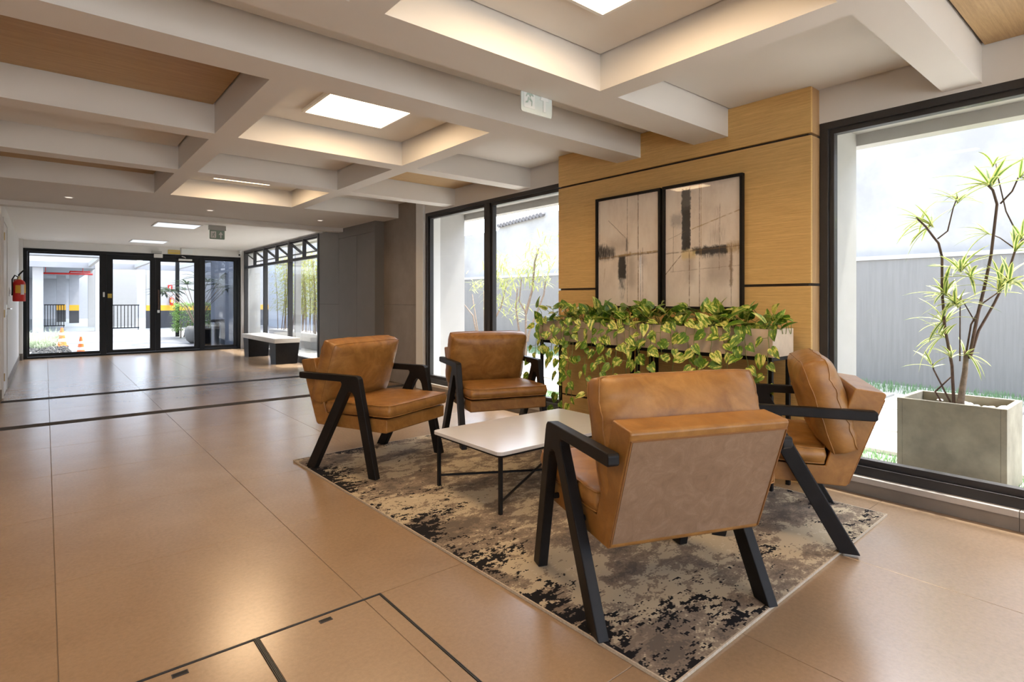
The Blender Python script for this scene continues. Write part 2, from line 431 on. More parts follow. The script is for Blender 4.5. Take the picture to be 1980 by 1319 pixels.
# hatch covers in steel angle, tile let in
def hatch(x0, x1, cut, slot, label):
    r = empty('floor_hatch', ((x0 + x1) / 2, (HY0 + HY1) / 2, 0))
    ox, oy = r.location.x, r.location.y
    f = MB(); t = .003
    for a, b_, c, d in ((x0, x1, HY0, HY0 + t), (x0, x1, HY1 - t, HY1), (x0, x0 + t, HY0 + t, HY1 - t), (x1 - t, x1, HY0 + t, HY1 - t)):
        f.box(a - ox, b_ - ox, c - oy, d - oy, -.0021, .0025)
    f.build('frame', 'dark_metal', r)
    g = .0045; f = MB()
    for a, b_, c, d in ((x0 + g, x1 - g, HY0 + g, HY0 + g + t), (x0 + g, x1 - g, HY1 - g - t, HY1 - g), (x0 + g, x0 + g + t, HY0 + g + t, HY1 - g - t), (x1 - g - t, x1 - g, HY0 + g + t, HY1 - g - t)):
        f.box(a - ox, b_ - ox, c - oy, d - oy, -.0021, .002)
    f.build('inner_frame', 'dark_metal', r)
    xs = [x0 + .0078] + ([cut] if cut else []) + [x1 - .0078]
    for a, b_ in zip(xs, xs[1:]):
        tile(a - ox, b_ - ox, HY0 + .0078 - oy, HY1 - .0078 - oy, r, 'cover_tile')
    sx, sy = slot
    s = MB().box(sx - .019 - ox, sx + .019 - ox, sy - .0075 - oy, sy + .0075 - oy, -.002, .0012)
    s.build('lifting_slot', 'black_metal', r)
    rim = MB()
    for a, b_, c, d in ((-.022, .022, -.0105, -.0075), (-.022, .022, .0075, .0105), (-.022, -.019, -.0075, .0075), (.019, .022, -.0075, .0075)):
        rim.box(sx + a - ox, sx + b_ - ox, sy + c - oy, sy + d - oy, -.002, .0018)
    rim.build('slot_rim', 'dark_metal', r)
    tag(r, label, 'floor hatch', 'steel edged hatch covers in the floor')
hatch(.544, HX1, .93, (.766, 1.955), 'tiled floor hatch cover with steel edge, the one nearer the rug')
hatch(HX0, .543, None, (.315, 1.958), 'tiled floor hatch cover with steel edge, the one farther from the rug')

# ================================================================== CEILING
ZB, ZC = 2.26, 2.45
ceil = struct(empty('ceiling'), 'white coffered ceiling of deep beams with white and oak panels')
box('slab', 'white_paint', -4.2, 3.95, -3.1, 8.62, 2.60, 2.72, ceil)
xbeams = [(-2.03, -1.86), (-.68, -.51), (.67, .835), (2.005, 2.27), (2.74, 2.975), (4.18, 4.35), (5.525, 5.71)]
for y0, y1 in xbeams: box('beam', 'white_paint', -4.0, 3.74, y0, y1, ZB, 2.60, ceil)
ybeams = [(-3.365, -3.22), (-1.95, -1.80), (-.535, -.39), (.875, 1.02), (2.285, 2.43)]
yl = sorted(xbeams) + [(6.90, 8.43)]
yspans = [(a[1], b_[0]) for a, b_ in zip(yl, yl[1:])]
yspans = [(-2.99, -2.03)] + yspans
for y0, y1 in yspans:
    if abs(y0 - 2.27) < .01: continue
    for x0, x1 in ybeams: box('beam', 'white_paint', x0, x1, y0, y1, ZB, 2.60, ceil)
box('soffit', 'white_paint', -4.0, 3.74, 6.90, 8.43, ZB, 2.60, ceil)
box('downstand', 'white_paint', -4.0, 3.70, 8.432, 8.60, 2.205, 2.60, ceil)
box('entrance_ceiling', 'ceiling_white', -.5, 3.9, 8.602, 14.4, 2.29, 2.40, ceil)
cols = [(-3.22, -1.95), (-1.80, -.535), (-.39, .875), (1.02, 2.285), (2.43, 3.72)]
oak = {(2, 2.975), (2, 5.71), (4, 4.35), (4, -.51), (0, 2.975), (2, -.51), (0, -.51)}
for y0, y1 in yspans:
    if abs(y0 - 2.27) < .01:
        box('coffer_panel', 'white_paint', -4.0, 3.70, y0 + .013, y1 - .013, ZC, ZC + .018, ceil); box('shadow_gap', 'core_dark', -4.0, 3.70, y0 - .01, y1 + .01, ZC + .0185, ZC + .03, ceil); continue
    for i, (x0, x1) in enumerate(cols):
        isoak = any(i == a and abs(y0 - b_) < .02 for a, b_ in oak)
        xx1 = 3.59 if (i == 4 and 1.4 < y1 < 4.2 and False) else x1
        box('coffer_panel', 'oak_ceiling' if isoak else 'white_paint', x0 + .013, xx1 - .013, y0 + .013, y1 - .013, ZC, ZC + .018, ceil)
        box('shadow_gap', 'core_dark', x0 - .01, xx1 + .01, y0 - .01, y1 + .01, ZC + .0185, ZC + .03, ceil)

def led_panel(x, y, z, label, mat='lamp_warm', sx=.60, sy=.60, group='square light panels in the coffers', t=.022):
    r = empty('ceiling_light', (x, y, z))
    f = MB(); w = .018
    for a, b_, c, d in ((-sx / 2, sx / 2, -sy / 2, -sy / 2 + w), (-sx / 2, sx / 2, sy / 2 - w, sy / 2), (-sx / 2, -sx / 2 + w, -sy / 2 + w, sy / 2 - w), (sx / 2 - w, sx / 2, -sy / 2 + w, sy / 2 - w)):
        f.box(a, b_, c, d, -t, 0)
    f.build('frame', 'plastic_white', r)
    box('diffuser', mat, -sx / 2 + w, sx / 2 - w, -sy / 2 + w, sy / 2 - w, -t + .004, -.004, r)
    tag(r, label, 'ceiling light', group)
led_panel(1.652, 3.58, ZC, 'warm square light panel in the coffer ahead of the two front armchairs')
led_panel(1.652, 6.31, ZC, 'warm square light panel in the farthest lit coffer, seen as a thin strip')
led_panel(1.652, 1.40, ZC, 'warm square light panel in the nearest coffer, at the top edge')
led_panel(-1.168, 1.40, ZC, 'added unseen warm light panel in a coffer out to the left')  # this and the next two: unseen panels added to even out the room light
led_panel(1.652, -1.27, ZC, 'added unseen warm light panel in the coffer behind the camera')
led_panel(-1.168, 3.58, ZC, 'added unseen warm light panel in a coffer at the far left')
led_panel(1.555, 9.93, 2.29, 'cool white panel light in the entrance ceiling, the nearer one', 'lamp_cool', .60, .60, 'panel lights over the entrance', .012)
led_panel(1.555, 13.0, 2.29, 'cool white panel light in the entrance ceiling, the farther one', 'lamp_cool', .60, .60, 'panel lights over the entrance', .012)
for x, nm in ((.196, 'left'), (1.578, 'middle'), (2.967, 'right')):
    r = empty('downlight', (x, 7.78, ZB))
    MB().lathe([(.045, 0), (.045, -.004), (.032, -.004)], sides=20).build('ring', 'plastic_white', r)
    MB().lathe([(.031, -.0045), (.031, -.006), (.004, -.006)], sides=20).build('lens', 'lamp_spot', r)
    tag(r, 'small round downlight in the far soffit, %s one of three' % nm, 'downlight', 'downlights in the soffit')

# ================================================================== WALLS, right side
XW, XP, XF = 3.72, 3.60, 3.58
wr = struct(empty('wall_right'), 'right wall: lintel, grey stone panels and flush closet doors')
box('lintel', 'white_paint', XW, 3.95, -3.0, 6.40, 2.24, 2.60, wr)
for i, (y0, y1) in enumerate(((-2.99, -1.35), (-1.35, .52), (.52, 1.46), (3.66, 4.9), (4.9, 6.2))):
    box('ledge_stone', 'ledge', 3.675, 3.93, y0 + .001, y1 - .001, .066, .10, wr, bev=.003)
    box('riser_stone', 'riser', 3.685, 3.93, y0 + .001, y1 - .001, -.006, .066, wr)
# stone piece beside the second window
box('jamb_post', 'wall_white', 3.69, 3.95, 6.20, 6.375, 0, 2.452, wr)
for z0, z1 in ((0, 1.073), (1.077, 2.60)):
    box('stone_panel', 'stone_panel', XW, 3.95, 6.377, 7.60, z0, z1, wr)
box('closet_carcass', 'core_dark', XF + .022, 3.95, 7.33, 9.42, 0, 2.27, wr)
box('closet_side', 'closet', XF, XW + .05, 7.325, 7.338, 0, 2.27, wr)
for y0, y1 in ((7.34, 7.926), (7.931, 8.598)):
    d = box('closet_door', 'closet', XF, XF + .02, y0, y1, .01, 2.108, wr, bev=.001)
box('fascia_panel', 'closet', XF, XF + .02, 7.34, 8.598, 2.112, 2.27, wr)
for z0, z1 in ((0.0, 1.068), (1.072, 2.27)):
    box('stone_panel', 'stone_panel' if False else 'closet', XF, XF + .02, 8.602, 9.44, z0, z1, wr)
box('end_cheek', 'closet', XF, 3.95, 9.425, 9.445, 0, 2.27, wr)
box('header', 'wall_white', XF + .01, 3.95, 9.3, 14.3, 2.272, 2.42, wr)

# oak feature wall: boards on a dark core, shadow joints
wf = struct(empty('wall_feature'), 'oak clad feature wall with dark shadow joints behind the planters')
box('core', 'core_dark', XP + .024, 3.98, 1.487, 3.652, 0, 2.448, wf)
zs = [(0.0, .281), (.298, 1.226), (1.243, 2.151), (2.168, 2.449)]
for z0, z1 in zs:
    box('panel', 'oak_wall', XP, XP + .022, 1.463, 3.658, z0, z1, wf, bev=.0015)
    box('side_panel', 'oak_edge', XP + .0225, 3.735, 1.463, 1.485, z0, z1, wf)
    box('side_panel', 'oak_edge', XP + .0225, 3.735, 3.637, 3.658, z0, z1, wf)

# other walls
wl = struct(empty('wall_left'), 'white wall along the entrance on the left')
XLW = -.385
box('plaster', 'wall_white', -.60, XLW, 8.62, 8.74, 0, 2.5, wl)
box('plaster', 'wall_white', -.60, XLW, 9.62, 13.98, 0, 2.30, wl)
box('plaster', 'wall_white', -.60, XLW, 8.74, 9.62, 2.10, 2.30, wl)
box('return', 'wall_white', -.60, -.33, 13.982, 14.30, 0, 2.30, wl)
struct(box('wall_lobby', 'wall_white', -4.1, XLW, 8.60, 8.619, 0, 2.5), 'white wall end facing the lobby')
wb = struct(empty('wall_back'), 'end wall of the lobby')
box('plaster', 'wall_white', -4.2, -3.8, -3.1, -3.0, 0, 2.72, wb); box('plaster', 'wall_white', 3.6, 3.95, -3.1, -3.0, 0, 2.72, wb); box('lintel', 'wall_white', -3.8, 3.6, -3.1, -3.0, 2.30, 2.72, wb)
struct(box('wall_far_left', 'wall_white', -4.3, -4.2, -3.1, 8.62, 0, 2.72))
bb = struct(empty('baseboard_left'), 'grey baseboard along the left wall')
box('board', 'riser', XLW, XLW + .012, 9.68, 13.98, 0, .10, bb)
box('board', 'closet', -.372, -.328, 13.965, 13.982, 0, .13, bb)
box('board', 'riser', -1.5, XLW + .004, 8.585, 8.60, 0, .12, bb)

# white door in the left wall
d2 = struct(empty('door_2'), 'white door with brass hinges in the left wall')
box('leaf', 'plastic_white', XLW - .035, XLW + .006, 8.78, 9.58, .01, 2.06, d2)
for y0, y1, z0, z1 in ((8.74, 8.779, 0, 2.10), (9.581, 9.62, 0, 2.10), (8.779, 9.581, 2.062, 2.10)):
    box('casing', 'plastic_white', XLW - .06, XLW + .014, y0, y1, z0, z1, d2)
for z in (.24, .98, 1.88):
    MB().tube([(XLW + .016, 8.776, z - .045), (XLW + .016, 8.776, z + .045)], .008, 8).build('hinge', 'brass', d2)
hd = MB().tube([(XLW + .006, 9.50, 1.03), (XLW + .05, 9.50, 1.03), (XLW + .055, 9.49, 1.03), (XLW + .055, 9.38, 1.03)], .009, 8).build('lever_handle', 'chrome', d2)
MB().box(XLW + .006, XLW + .012, 9.475, 9.525, .95, 1.08).build('lock_plate', 'chrome', d2)

# ================================================================== WINDOWS
def frame_rect(mb, plane, c0, c1, a0, a1, z0, z1, wa, wz, wz2=None):
    """picture-frame of bars; plane 'x' -> lies in y-z, 'y' -> lies in x-z"""
    wz2 = wz if wz2 is None else wz2
    for p0, p1, q0, q1 in ((a0, a1, z0, z0 + wz), (a0, a1, z1 - wz2, z1), (a0, a0 + wa, z0 + wz, z1 - wz2), (a1 - wa, a1, z0 + wz, z1 - wz2)):
        if plane == 'x': mb.box(c0, c1, p0, p1, q0, q1)
        else: mb.box(p0, p1, c0, c1, q0, q1)
def big_window(name, y0, y1, mull, label):
    w = struct(empty(name), label)
    f = MB(); frame_rect(f, 'x', XW, XW + .085, y0, y1, .10, 2.24, .048, .055, .042); f.build('outer_frame', 'dark_metal', w, bev=.002)
    edges = [y0 + .048] + [e for m_ in mull for e in (m_ - .05, m_ + .05)] + [y1 - .048]
    for m_ in mull:
        for s in (-1, 1):
            MB().box(XW + .004, XW + .085, m_ + (s - 1) * .025 + .001, m_ + (s + 1) * .025 - .001, .155, 2.198).build('mullion', 'dark_metal', w, bev=.002)
    for a, b_ in zip(edges[::2], edges[1::2]):
        f = MB(); frame_rect(f, 'x', XW + .022, XW + .075, a + .001, b_ - .001, .156, 2.197, .026, .036, .03); f.build('sash', 'dark_metal', w)
        MB().box(XW + .045, XW + .053, a + .0275, b_ - .0275, .1925, 2.1665).build('pane', 'glass', w)
    return w
big_window('window_1', -2.95, 1.46, (-.85,), 'tall dark framed window to the garden at the right')
big_window('window_2', 3.66, 6.19, (4.90,), 'tall dark framed two pane window left of the oak wall')

w4 = struct(empty('window_4'), 'dark framed glazing in the end wall of the lobby')
f = MB(); frame_rect(f, 'y', -3.09, -3.01, -3.8, 3.6, 0, 2.30, .06, .08); f.build('outer_frame', 'dark_metal', w4)
for i in range(4):
    MB().box(-3.74 + i * 1.82 + .03, -3.74 + (i + 1) * 1.82 - .03, -3.054, -3.046, .081, 2.219).build('pane', 'glass', w4)
    if i: MB().box(-3.74 + i * 1.82 - .029, -3.74 + i * 1.82 + .029, -3.08, -3.02, .081, 2.219).build('mullion', 'dark_metal', w4)
# louvred window wall by the bench
w3 = struct(empty('window_3'), 'dark framed window wall by the bench with tilted top vents')
ys3 = [9.45, 11.0, 12.58, 14.12]
f = MB().box(XF, XF + .07, 9.45, 14.12, 0, .10).box(XF, XF + .07, 9.45, 14.12, 1.87, 1.92).box(XF, XF + .07, 9.45, 14.12, 2.235, 2.275)
f.build('rails', 'dark_metal', w3)
for y in ys3:
    a = min(max(y, 9.48), 14.09); box('mullion', 'dark_metal', XF - .005, XF + .075, a - .032, a + .032, .0, 2.275, w3)
for a, b_ in zip(ys3, ys3[1:]):
    MB().box(XF + .03, XF + .038, a + .033, b_ - .033, .101, 1.869).build('pane', 'glass', w3)
    mid = (a + b_) / 2
    box('vent_post', 'dark_metal', XF, XF + .06, mid - .02, mid + .02, 1.921, 2.234, w3)
    for p, q in ((a + .035, mid - .022), (mid + .022, b_ - .035)):
        v = empty('vent', (XF + .03, 0, 2.23)); v.parent = w3; v.rotation_euler = (0, math.radians(-52), 0)
        f = MB(); frame_rect(f, 'x', -.012, .012, p, q, -.31, 0, .02, .02); f.build('vent_frame', 'dark_metal', v)
        MB().box(-.003, .003, p + .021, q - .021, -.289, -.021).build('vent_pane', 'glass', v)

# entrance: black framed glass wall with two door leaves
YE = 14.2
d1 = struct(empty('door_1'), 'black framed glass entrance with two door leaves')
f = MB(); frame_rect(f, 'y', YE - .01, YE + .09, -.34, 3.52, .0, 2.135, .07, .035, .055); f.build('outer_frame', 'black_metal', d1)
for x0, x1 in ((.862, .965), (2.672, 2.765)): box('post', 'black_metal', x0, x1, YE, YE + .08, .036, 2.079, d1)
def lite(x0, x1, wl_, wr_, zb, zt, nm, gm='glass'):
    f = MB()
    f.box(x0, x1, YE + .012, YE + .062, .04, zb).box(x0, x1, YE + .012, YE + .062, zt, 2.077)
    f.box(x0, x0 + wl_, YE + .012, YE + .062, zb, zt).box(x1 - wr_, x1, YE + .012, YE + .062, zb, zt)
    p = f.build(nm, 'black_metal', d1)
    MB().box(x0 + wl_ + .001, x1 - wr_ - .001, YE + .033, YE + .041, zb + .001, zt - .001).build('pane', gm, p)
    return p
lite(-.268, .86, .03, .01, .10, 2.045, 'fixed_light')
L1 = lite(.968, 1.825, .105, .10, .105, 1.98, 'door_leaf')
L2 = lite(1.829, 2.67, .09, .105, .10, 1.97, 'door_leaf')
lite(2.768, 3.448, .012, .07, .10, 2.035, 'fixed_light', 'glass_dark')
MB().tube([(1.875, YE + .01, .95), (1.875, YE - .04, .95), (1.875, YE - .04, 1.35), (1.875, YE + .01, 1.35)], .011, 8).build('pull_handle', 'bark_dark', L2)
box('lock', 'chrome', 1.855, 1.90, YE - .004, YE + .011, .86, .92, L2)
box('keypad', 'plastic_white', .905, .935, YE - .012, YE - .0005, 1.20, 1.30, d1)
box('keypad', 'black_metal', .908, .932, YE - .02, YE - .0005, 1.03, 1.17, d1)
box('notice', 'yellow_sign', .985, 1.055, YE + .006, YE + .0115, 1.18, 1.27, d1)
struct(box('wall_entrance', 'wall_white', -.6, 3.95, YE, YE + .2, 2.136, 2.42), 'white header above the glass entrance')
struct(box('wall_entrance_side', 'wall_white', 3.521, 3.95, YE - .05, YE + .2, 0, 2.135))

# ================================================================== RUG
rug = empty('rug', (2.3765, 2.514, 0), math.radians(1.25))
RW, RD, RT = 1.0, 1.535, .011
MB().box(-RW + .006, RW - .006, -RD + .006, RD - .006, .001, RT).build('pile', 'rug', rug)
e = MB()
for a, b_, c, d in ((-RW, RW, -RD, -RD + .0055), (-RW, RW, RD - .0055, RD), (-RW, -RW + .0055, -RD + .0055, RD - .0055), (RW - .0055, RW, -RD + .0055, RD - .0055)):
    e.box(a, b_, c, d, .0008, RT + .0006)
e.build('binding', 'rug_edge', rug)
tag(rug, 'worn look patterned rug in cream, taupe and black under the armchairs', 'rug')

# ================================================================== ARMCHAIRS
def cushion(w, d, t, n=26, crown=.5, edge=.35, wrinkle=.004, seed=0):
    """boxed cushion lying in x-y, crowned on both faces, softly wrinkled near its edges"""
    bm = bmesh.new(); top = []; bot = []
    def half(u, v): return t * (edge + (1 - edge) * ((1 - abs(u) ** 3.2) * (1 - abs(v) ** 3.2)) ** crown)
    for j in range(n + 1):
        rt, rb = [], []
        for i in range(n + 1):
            u, v = 2 * i / n - 1, 2 * j / n - 1
            # bring rows towards the rim
            u = math.copysign(abs(u) ** .75, u); v = math.copysign(abs(v) ** .75, v)
            pinch = 1 - .035 * (abs(u) ** 6) * (abs(v) ** 6)
            sagx = 1 - .018 * (1 - abs(v) ** 2) * 0; x, y = u * w / 2 * pinch, v * d / 2 * pinch
            near = max(abs(u), abs(v)) ** 4
            q = Vector((x * 16 + seed * 7.3, y * 16, seed * 3.1))
            wk = mnoise.noise(q) * wrinkle * (.35 + 1.2 * near) + mnoise.noise(q * 2.3) * wrinkle * .45
            wk += abs(u) ** 5 * mnoise.noise(Vector((seed * 2.7, y * 42, 1.5 * u))) * wrinkle * 1.3 + abs(v) ** 6 * mnoise.noise(Vector((x * 30, seed * 1.9, 1.5 * v))) * wrinkle * .6
            z = half(u, v) / 2
            rt.append(bm.verts.new((x, y, z + wk))); rb.append(bm.verts.new((x, y, -z + mnoise.noise(q + Vector((9, 9, 9))) * wrinkle * .6)))
        top.append(rt); bot.append(rb)
    for j in range(n):
        for i in range(n):
            bm.faces.new((top[j][i], top[j][i + 1], top[j + 1][i + 1], top[j + 1][i]))
            bm.faces.new((bot[j][i], bot[j + 1][i], bot[j + 1][i + 1], bot[j][i + 1]))
    ring_i = [(0, i) for i in range(n)] + [(j, n) for j in range(n)] + [(n, n - i) for i in range(n)] + [(n - j, 0) for j in range(n)]
    rt = [top[j][i] for j, i in ring_i]; rb = [bot[j][i] for j, i in ring_i]
    mid = []
    for a, b_ in zip(rt, rb):
        p = (a.co + b_.co) / 2; s = 1 + .010 / max(.1, p.length); q = Vector((p.x * 22, p.y * 22, seed))
        mid.append(bm.verts.new((p.x * s, p.y * s, p.z + mnoise.noise(q) * wrinkle)))
    k = len(rt)
    for i in range(k):
        j = (i + 1) % k
        bm.faces.new((rt[j], rt[i], mid[i], mid[j])); bm.faces.new((mid[j], mid[i], rb[i], rb[j]))
    bmesh.ops.recalc_face_normals(bm, faces=bm.faces)
    for f in bm.faces: f.smooth = True
    me = bpy.data.meshes.new('cushion'); bm.to_mesh(me)
    rim_t = [tuple(v.co) for v in rt]; rim_b = [tuple(v.co) for v in rb]
    bm.free(); me.materials.append(M['leather'])
    return me, rim_t, rim_b
def piping(rim, r=.0032):
    mb = MB(); mb.tube(rim + [rim[0]], r, 5, cap=False); return mb

FRAME = [(.303, 0), (.240, 0), (.1275, .478), (.122, .502), (.112, .522), (.098, .534), (.082, .538), (.066, .530), (.052, .512), (.040, .490),
         (-.235, 0), (-.316, 0), (.006, .568), (.010, .584), (.002, .596), (-.375, .596), (-.383, .604), (-.383, .632), (-.376, .640),
         (.118, .640), (.142, .636), (.156, .622), (.163, .600)]
def make_chair():
    r = empty('armchair')
    HW = .310
    # L shaped upholstered shell: seat rail and raked back
    prof = [(-.268, .283), (.335, .283), (.342, .292), (.342, .360), (.335, .369), (-.185, .369), (-.300, .722), (-.308, .730), (-.418, .716), (-.426, .706), (-.276, .292)]
    MB().prism(prof, 'x', -HW, HW).build('shell', 'leather', r, bev=.006, seg=3, fixn=True)
    # plain back cover with a welt round it
    ax = Vector((0, -.426 + .276, .706 - .292)).normalized(); nb = Vector((0, -ax.z, ax.y))
    p0 = Vector((0, -.276, .296)); L = .408
    bk = MB(); o = nb * .003; inn = nb * -.002
    for a_ in (0,):
        q = [p0 + Vector((sx * (HW - .012), 0, 0)) + ax * t for sx, t in ((-1, .008), (1, .008), (1, L), (-1, L))]
        bk.v += [tuple(v + o) for v in q] + [tuple(v + inn) for v in q]
        bk.f += [(0, 1, 2, 3), (7, 6, 5, 4), (0, 4, 5, 1), (1, 5, 6, 2), (2, 6, 7, 3), (3, 7, 4, 0)]; bk.uv += [None] * 6
    bk.build('back_cover', 'leather_cool', r, fixn=True)
    rim = [p0 + nb * .002 + Vector((sx * (HW - .006), 0, 0)) + ax * t for sx, t in ((-1, .0), (-1, L * .5), (-1, L + .003), (0, L + .003), (1, L + .003), (1, L * .5), (1, 0))]
    MB().tube(rim, .0038, 6).build('welt', 'leather_seam', r)
    # seat cushion
    me, rt, rb = cushion(.632, .56, .088, crown=.42, edge=.78, wrinkle=.0022, seed=1)
    sc = link('seat_cushion', me, r, (0, .088, .417), (math.radians(1.0), 0, 0))
    piping(rt).build('piping', 'leather', sc, smooth=True); piping(rb).build('piping', 'leather', sc, smooth=True)
    # back cushion
    me, rt, rb = cushion(.665, .430, .205, crown=.55, edge=.46, wrinkle=.0065, seed=4)
    bc = link('back_cushion', me, r, (0, -.202, .641), (math.radians(90 - 18.0), 0, 0))
    piping(rt, .0028).build('piping', 'leather', bc, smooth=True); piping(rb, .0028).build('piping', 'leather', bc, smooth=True)
    for s in (-1, 1):
        MB().prism(FRAME, 'x', s * .346 - .021, s * .346 + .021).build('side_frame', 'black_wood', r, bev=.004, seg=2, fixn=True)
        for yy in (-.09, .16):
            MB().tube([(s * .30, yy, .325), (s * .33, yy, .325)], .012, 8).build('fixing', 'black_metal', r)
    return r
chair = make_chair()
ZR = RT + .0005
chairs = [((1.811, 3.646), (.3714, -.9285), 'tan leather armchair with black arms at the far left corner of the rug'),
          ((2.843, 3.644), (-.311, -.950), 'tan leather armchair with black arms between the window and the coffee table, beside the planters'),
          ((2.925, 1.364), (-.480, .877), 'tan leather armchair with black arms beside the garden window, seen from its side'),
          ((1.850, 1.385), (.373, .928), 'tan leather armchair with black arms in front, its back turned to the viewer')]
for i, ((x, y), fd, lab) in enumerate(chairs):
    o = chair if i == 0 else copy_tree(chair)
    o.location = (x, y, ZR); o.rotation_euler = (0, 0, math.atan2(-fd[0], fd[1])); tag(o, lab, 'armchair', 'tan leather armchairs round the coffee table')
    if i == 3: [setattr(c, 'location', c.location + Vector((.025, 0, 0))) for c in o.children if c.name.startswith('back_cushion')]

# ================================================================== COFFEE TABLE
t = empty('coffee_table', (2.352, 2.60, ZR))
TX, TY, TZ = .545, .33, .335
def rrect(hx, hy, r, n=5):
    out = []
    for cx_, cy_, a0 in ((hx - r, hy - r, 0), (-hx + r, hy - r, 90), (-hx + r, -hy + r, 180), (hx - r, -hy + r, 270)):
        for i in range(n + 1):
            th = math.radians(a0 + 90 * i / n); out.append((cx_ + r * math.cos(th), cy_ + r * math.sin(th)))
    return out
MB().prism(rrect(TX, TY, .035), 'z', TZ - .020, TZ).build('table_top', 'table_top', t, bev=.002)
f = MB()
hx, hy = TX - .022, TY - .022
for a, b_, c, d in ((-hx, hx, -hy, -hy + .016), (-hx, hx, hy - .016, hy), (-hx, -hx + .016, -hy + .016, hy - .016), (hx - .016, hx, -hy + .016, hy - .016)):
    f.box(a, b_, c, d, TZ - .037, TZ - .0205)
f.build('under_frame', 'black_metal', t)
for sx in (-1, 1):
    for sy in (-1, 1):
        x, y = sx * (hx - .009), sy * (hy - .009)
        box('leg', 'black_metal', x - .009, x + .009, y - .009, y + .009, 0, TZ - .0375, t)
        MB().tube([(x, y, .064), (0, 0, .064)], .0075, 6).build('brace', 'black_metal', t)
tag(t, 'low coffee table with pale rectangular top and thin black crossed frame', 'coffee table')

# ================================================================== PLANTERS AND POTHOS
PX0, PX1, PZ0, PZ1 = 3.274, 3.545, .80, .966
def planter(y0, y1, label):
    r = empty('planter', ((PX0 + PX1) / 2, (y0 + y1) / 2, 0))
    ox, oy = r.location.x, r.location.y; f = MB(); w = .022
    X0, X1, Y0, Y1 = PX0 - ox, PX1 - ox, y0 - oy, y1 - oy
    for a, b_, c, d in ((X0, X1, Y0, Y0 + w), (X0, X1, Y1 - w, Y1), (X0, X0 + w, Y0 + w, Y1 - w), (X1 - w, X1, Y0 + w, Y1 - w)):
        f.box(a, b_, c, d, PZ0, PZ1)
    f.box(X0 + w, X1 - w, Y0 + w, Y1 - w, PZ0, PZ0 + .02)
    f.build('box', 'concrete_box', r, bev=.002)
    box('soil', 'soil', X0 + w + .001, X1 - w - .001, Y0 + w + .001, Y1 - w - .001, PZ0 + .021, PZ1 - .03, r)
    f = MB(); q = .012
    for a, b_, c, d in ((X0 + q, X1 - q, Y0 + q, Y0 + q + .022), (X0 + q, X1 - q, Y1 - q - .022, Y1 - q), (X0 + q, X0 + q + .022, Y0 + q + .022, Y1 - q - .022), (X1 - q - .022, X1 - q, Y0 + q + .022, Y1 - q - .022)):
        f.box(a, b_, c, d, PZ0 - .024, PZ0 - .0005)
    f.build('stand_frame', 'black_metal', r)
    for sx in (X0 + q, X1 - q - .022):
        for sy in (Y0 + q, Y1 - q - .022):
            box('leg', 'black_metal', sx, sx + .022, sy, sy + .022, 0, PZ0 - .0245, r)
    tag(r, label, 'planter', 'concrete trough planters on black stands')
planter(2.562, 3.577, 'long concrete trough planter on black legs, end nearer the two pane window')
planter(1.543, 2.558, 'long concrete trough planter on black legs, end nearer the garden window')

# heart shaped leaf, tip along +y, folded a little along its midrib
def heart_leaf(L=1.0, Wd=.72):
    out = [(0, .02), (.16, -.09), (.33, -.04), (.44, .14), (.42, .36), (.31, .60), (.15, .82), (0, 1.0)]
    mb = MB(); rng = len(out)
    def z(x, y): return .30 * abs(x) - .22 * (y - .35) ** 2 - .12 * x * x
    for sgn in (1, -1):
        for i in range(rng - 1):
            (x0, y0), (x1, y1) = out[i], out[i + 1]
            a0, a1 = Vector((0, max(.02, min(1, y0)), 0)), Vector((0, max(.02, min(1, y1)), 0))
            p = [a0, Vector((sgn * x0 * Wd / .8, y0, 0)), Vector((sgn * x1 * Wd / .8, y1, 0)), a1]
            q = []
            for v in p:
                v = Vector((v.x, v.y, z(v.x, v.y))) * L
                if not q or (v - q[-1]).length > 1e-4: q.append(v)
            if len(q) > 2 and (q[0] - q[-1]).length < 1e-4: q.pop()
            if len(q) > 2: mb.face(*(q if sgn > 0 else q[::-1]))
    me = mb.mesh('pothos_leaf', 'pothos', True)
    bm = bmesh.new(); bm.from_mesh(me); bmesh.ops.remove_doubles(bm, verts=bm.verts, dist=.0005); bm.to_mesh(me); bm.free()
    return me
leaf_me = [heart_leaf(1.0, .72), heart_leaf(1.0, .64), heart_leaf(1.0, .80)]
def put_leaf(parent, pos, tipdir, nrm, size):
    y = Vector(tipdir).normalized(); z = Vector(nrm); z = (z - y * z.dot(y)).normalized(); x = y.cross(z)
    mt = Matrix((x, y, z)).transposed().to_4x4()
    o = link('leaf', random.choice(leaf_me), parent, Vector(pos) - parent.location, mt.to_euler()); o.scale = (size,) * 3
    return o
R_ = random.Random(5)
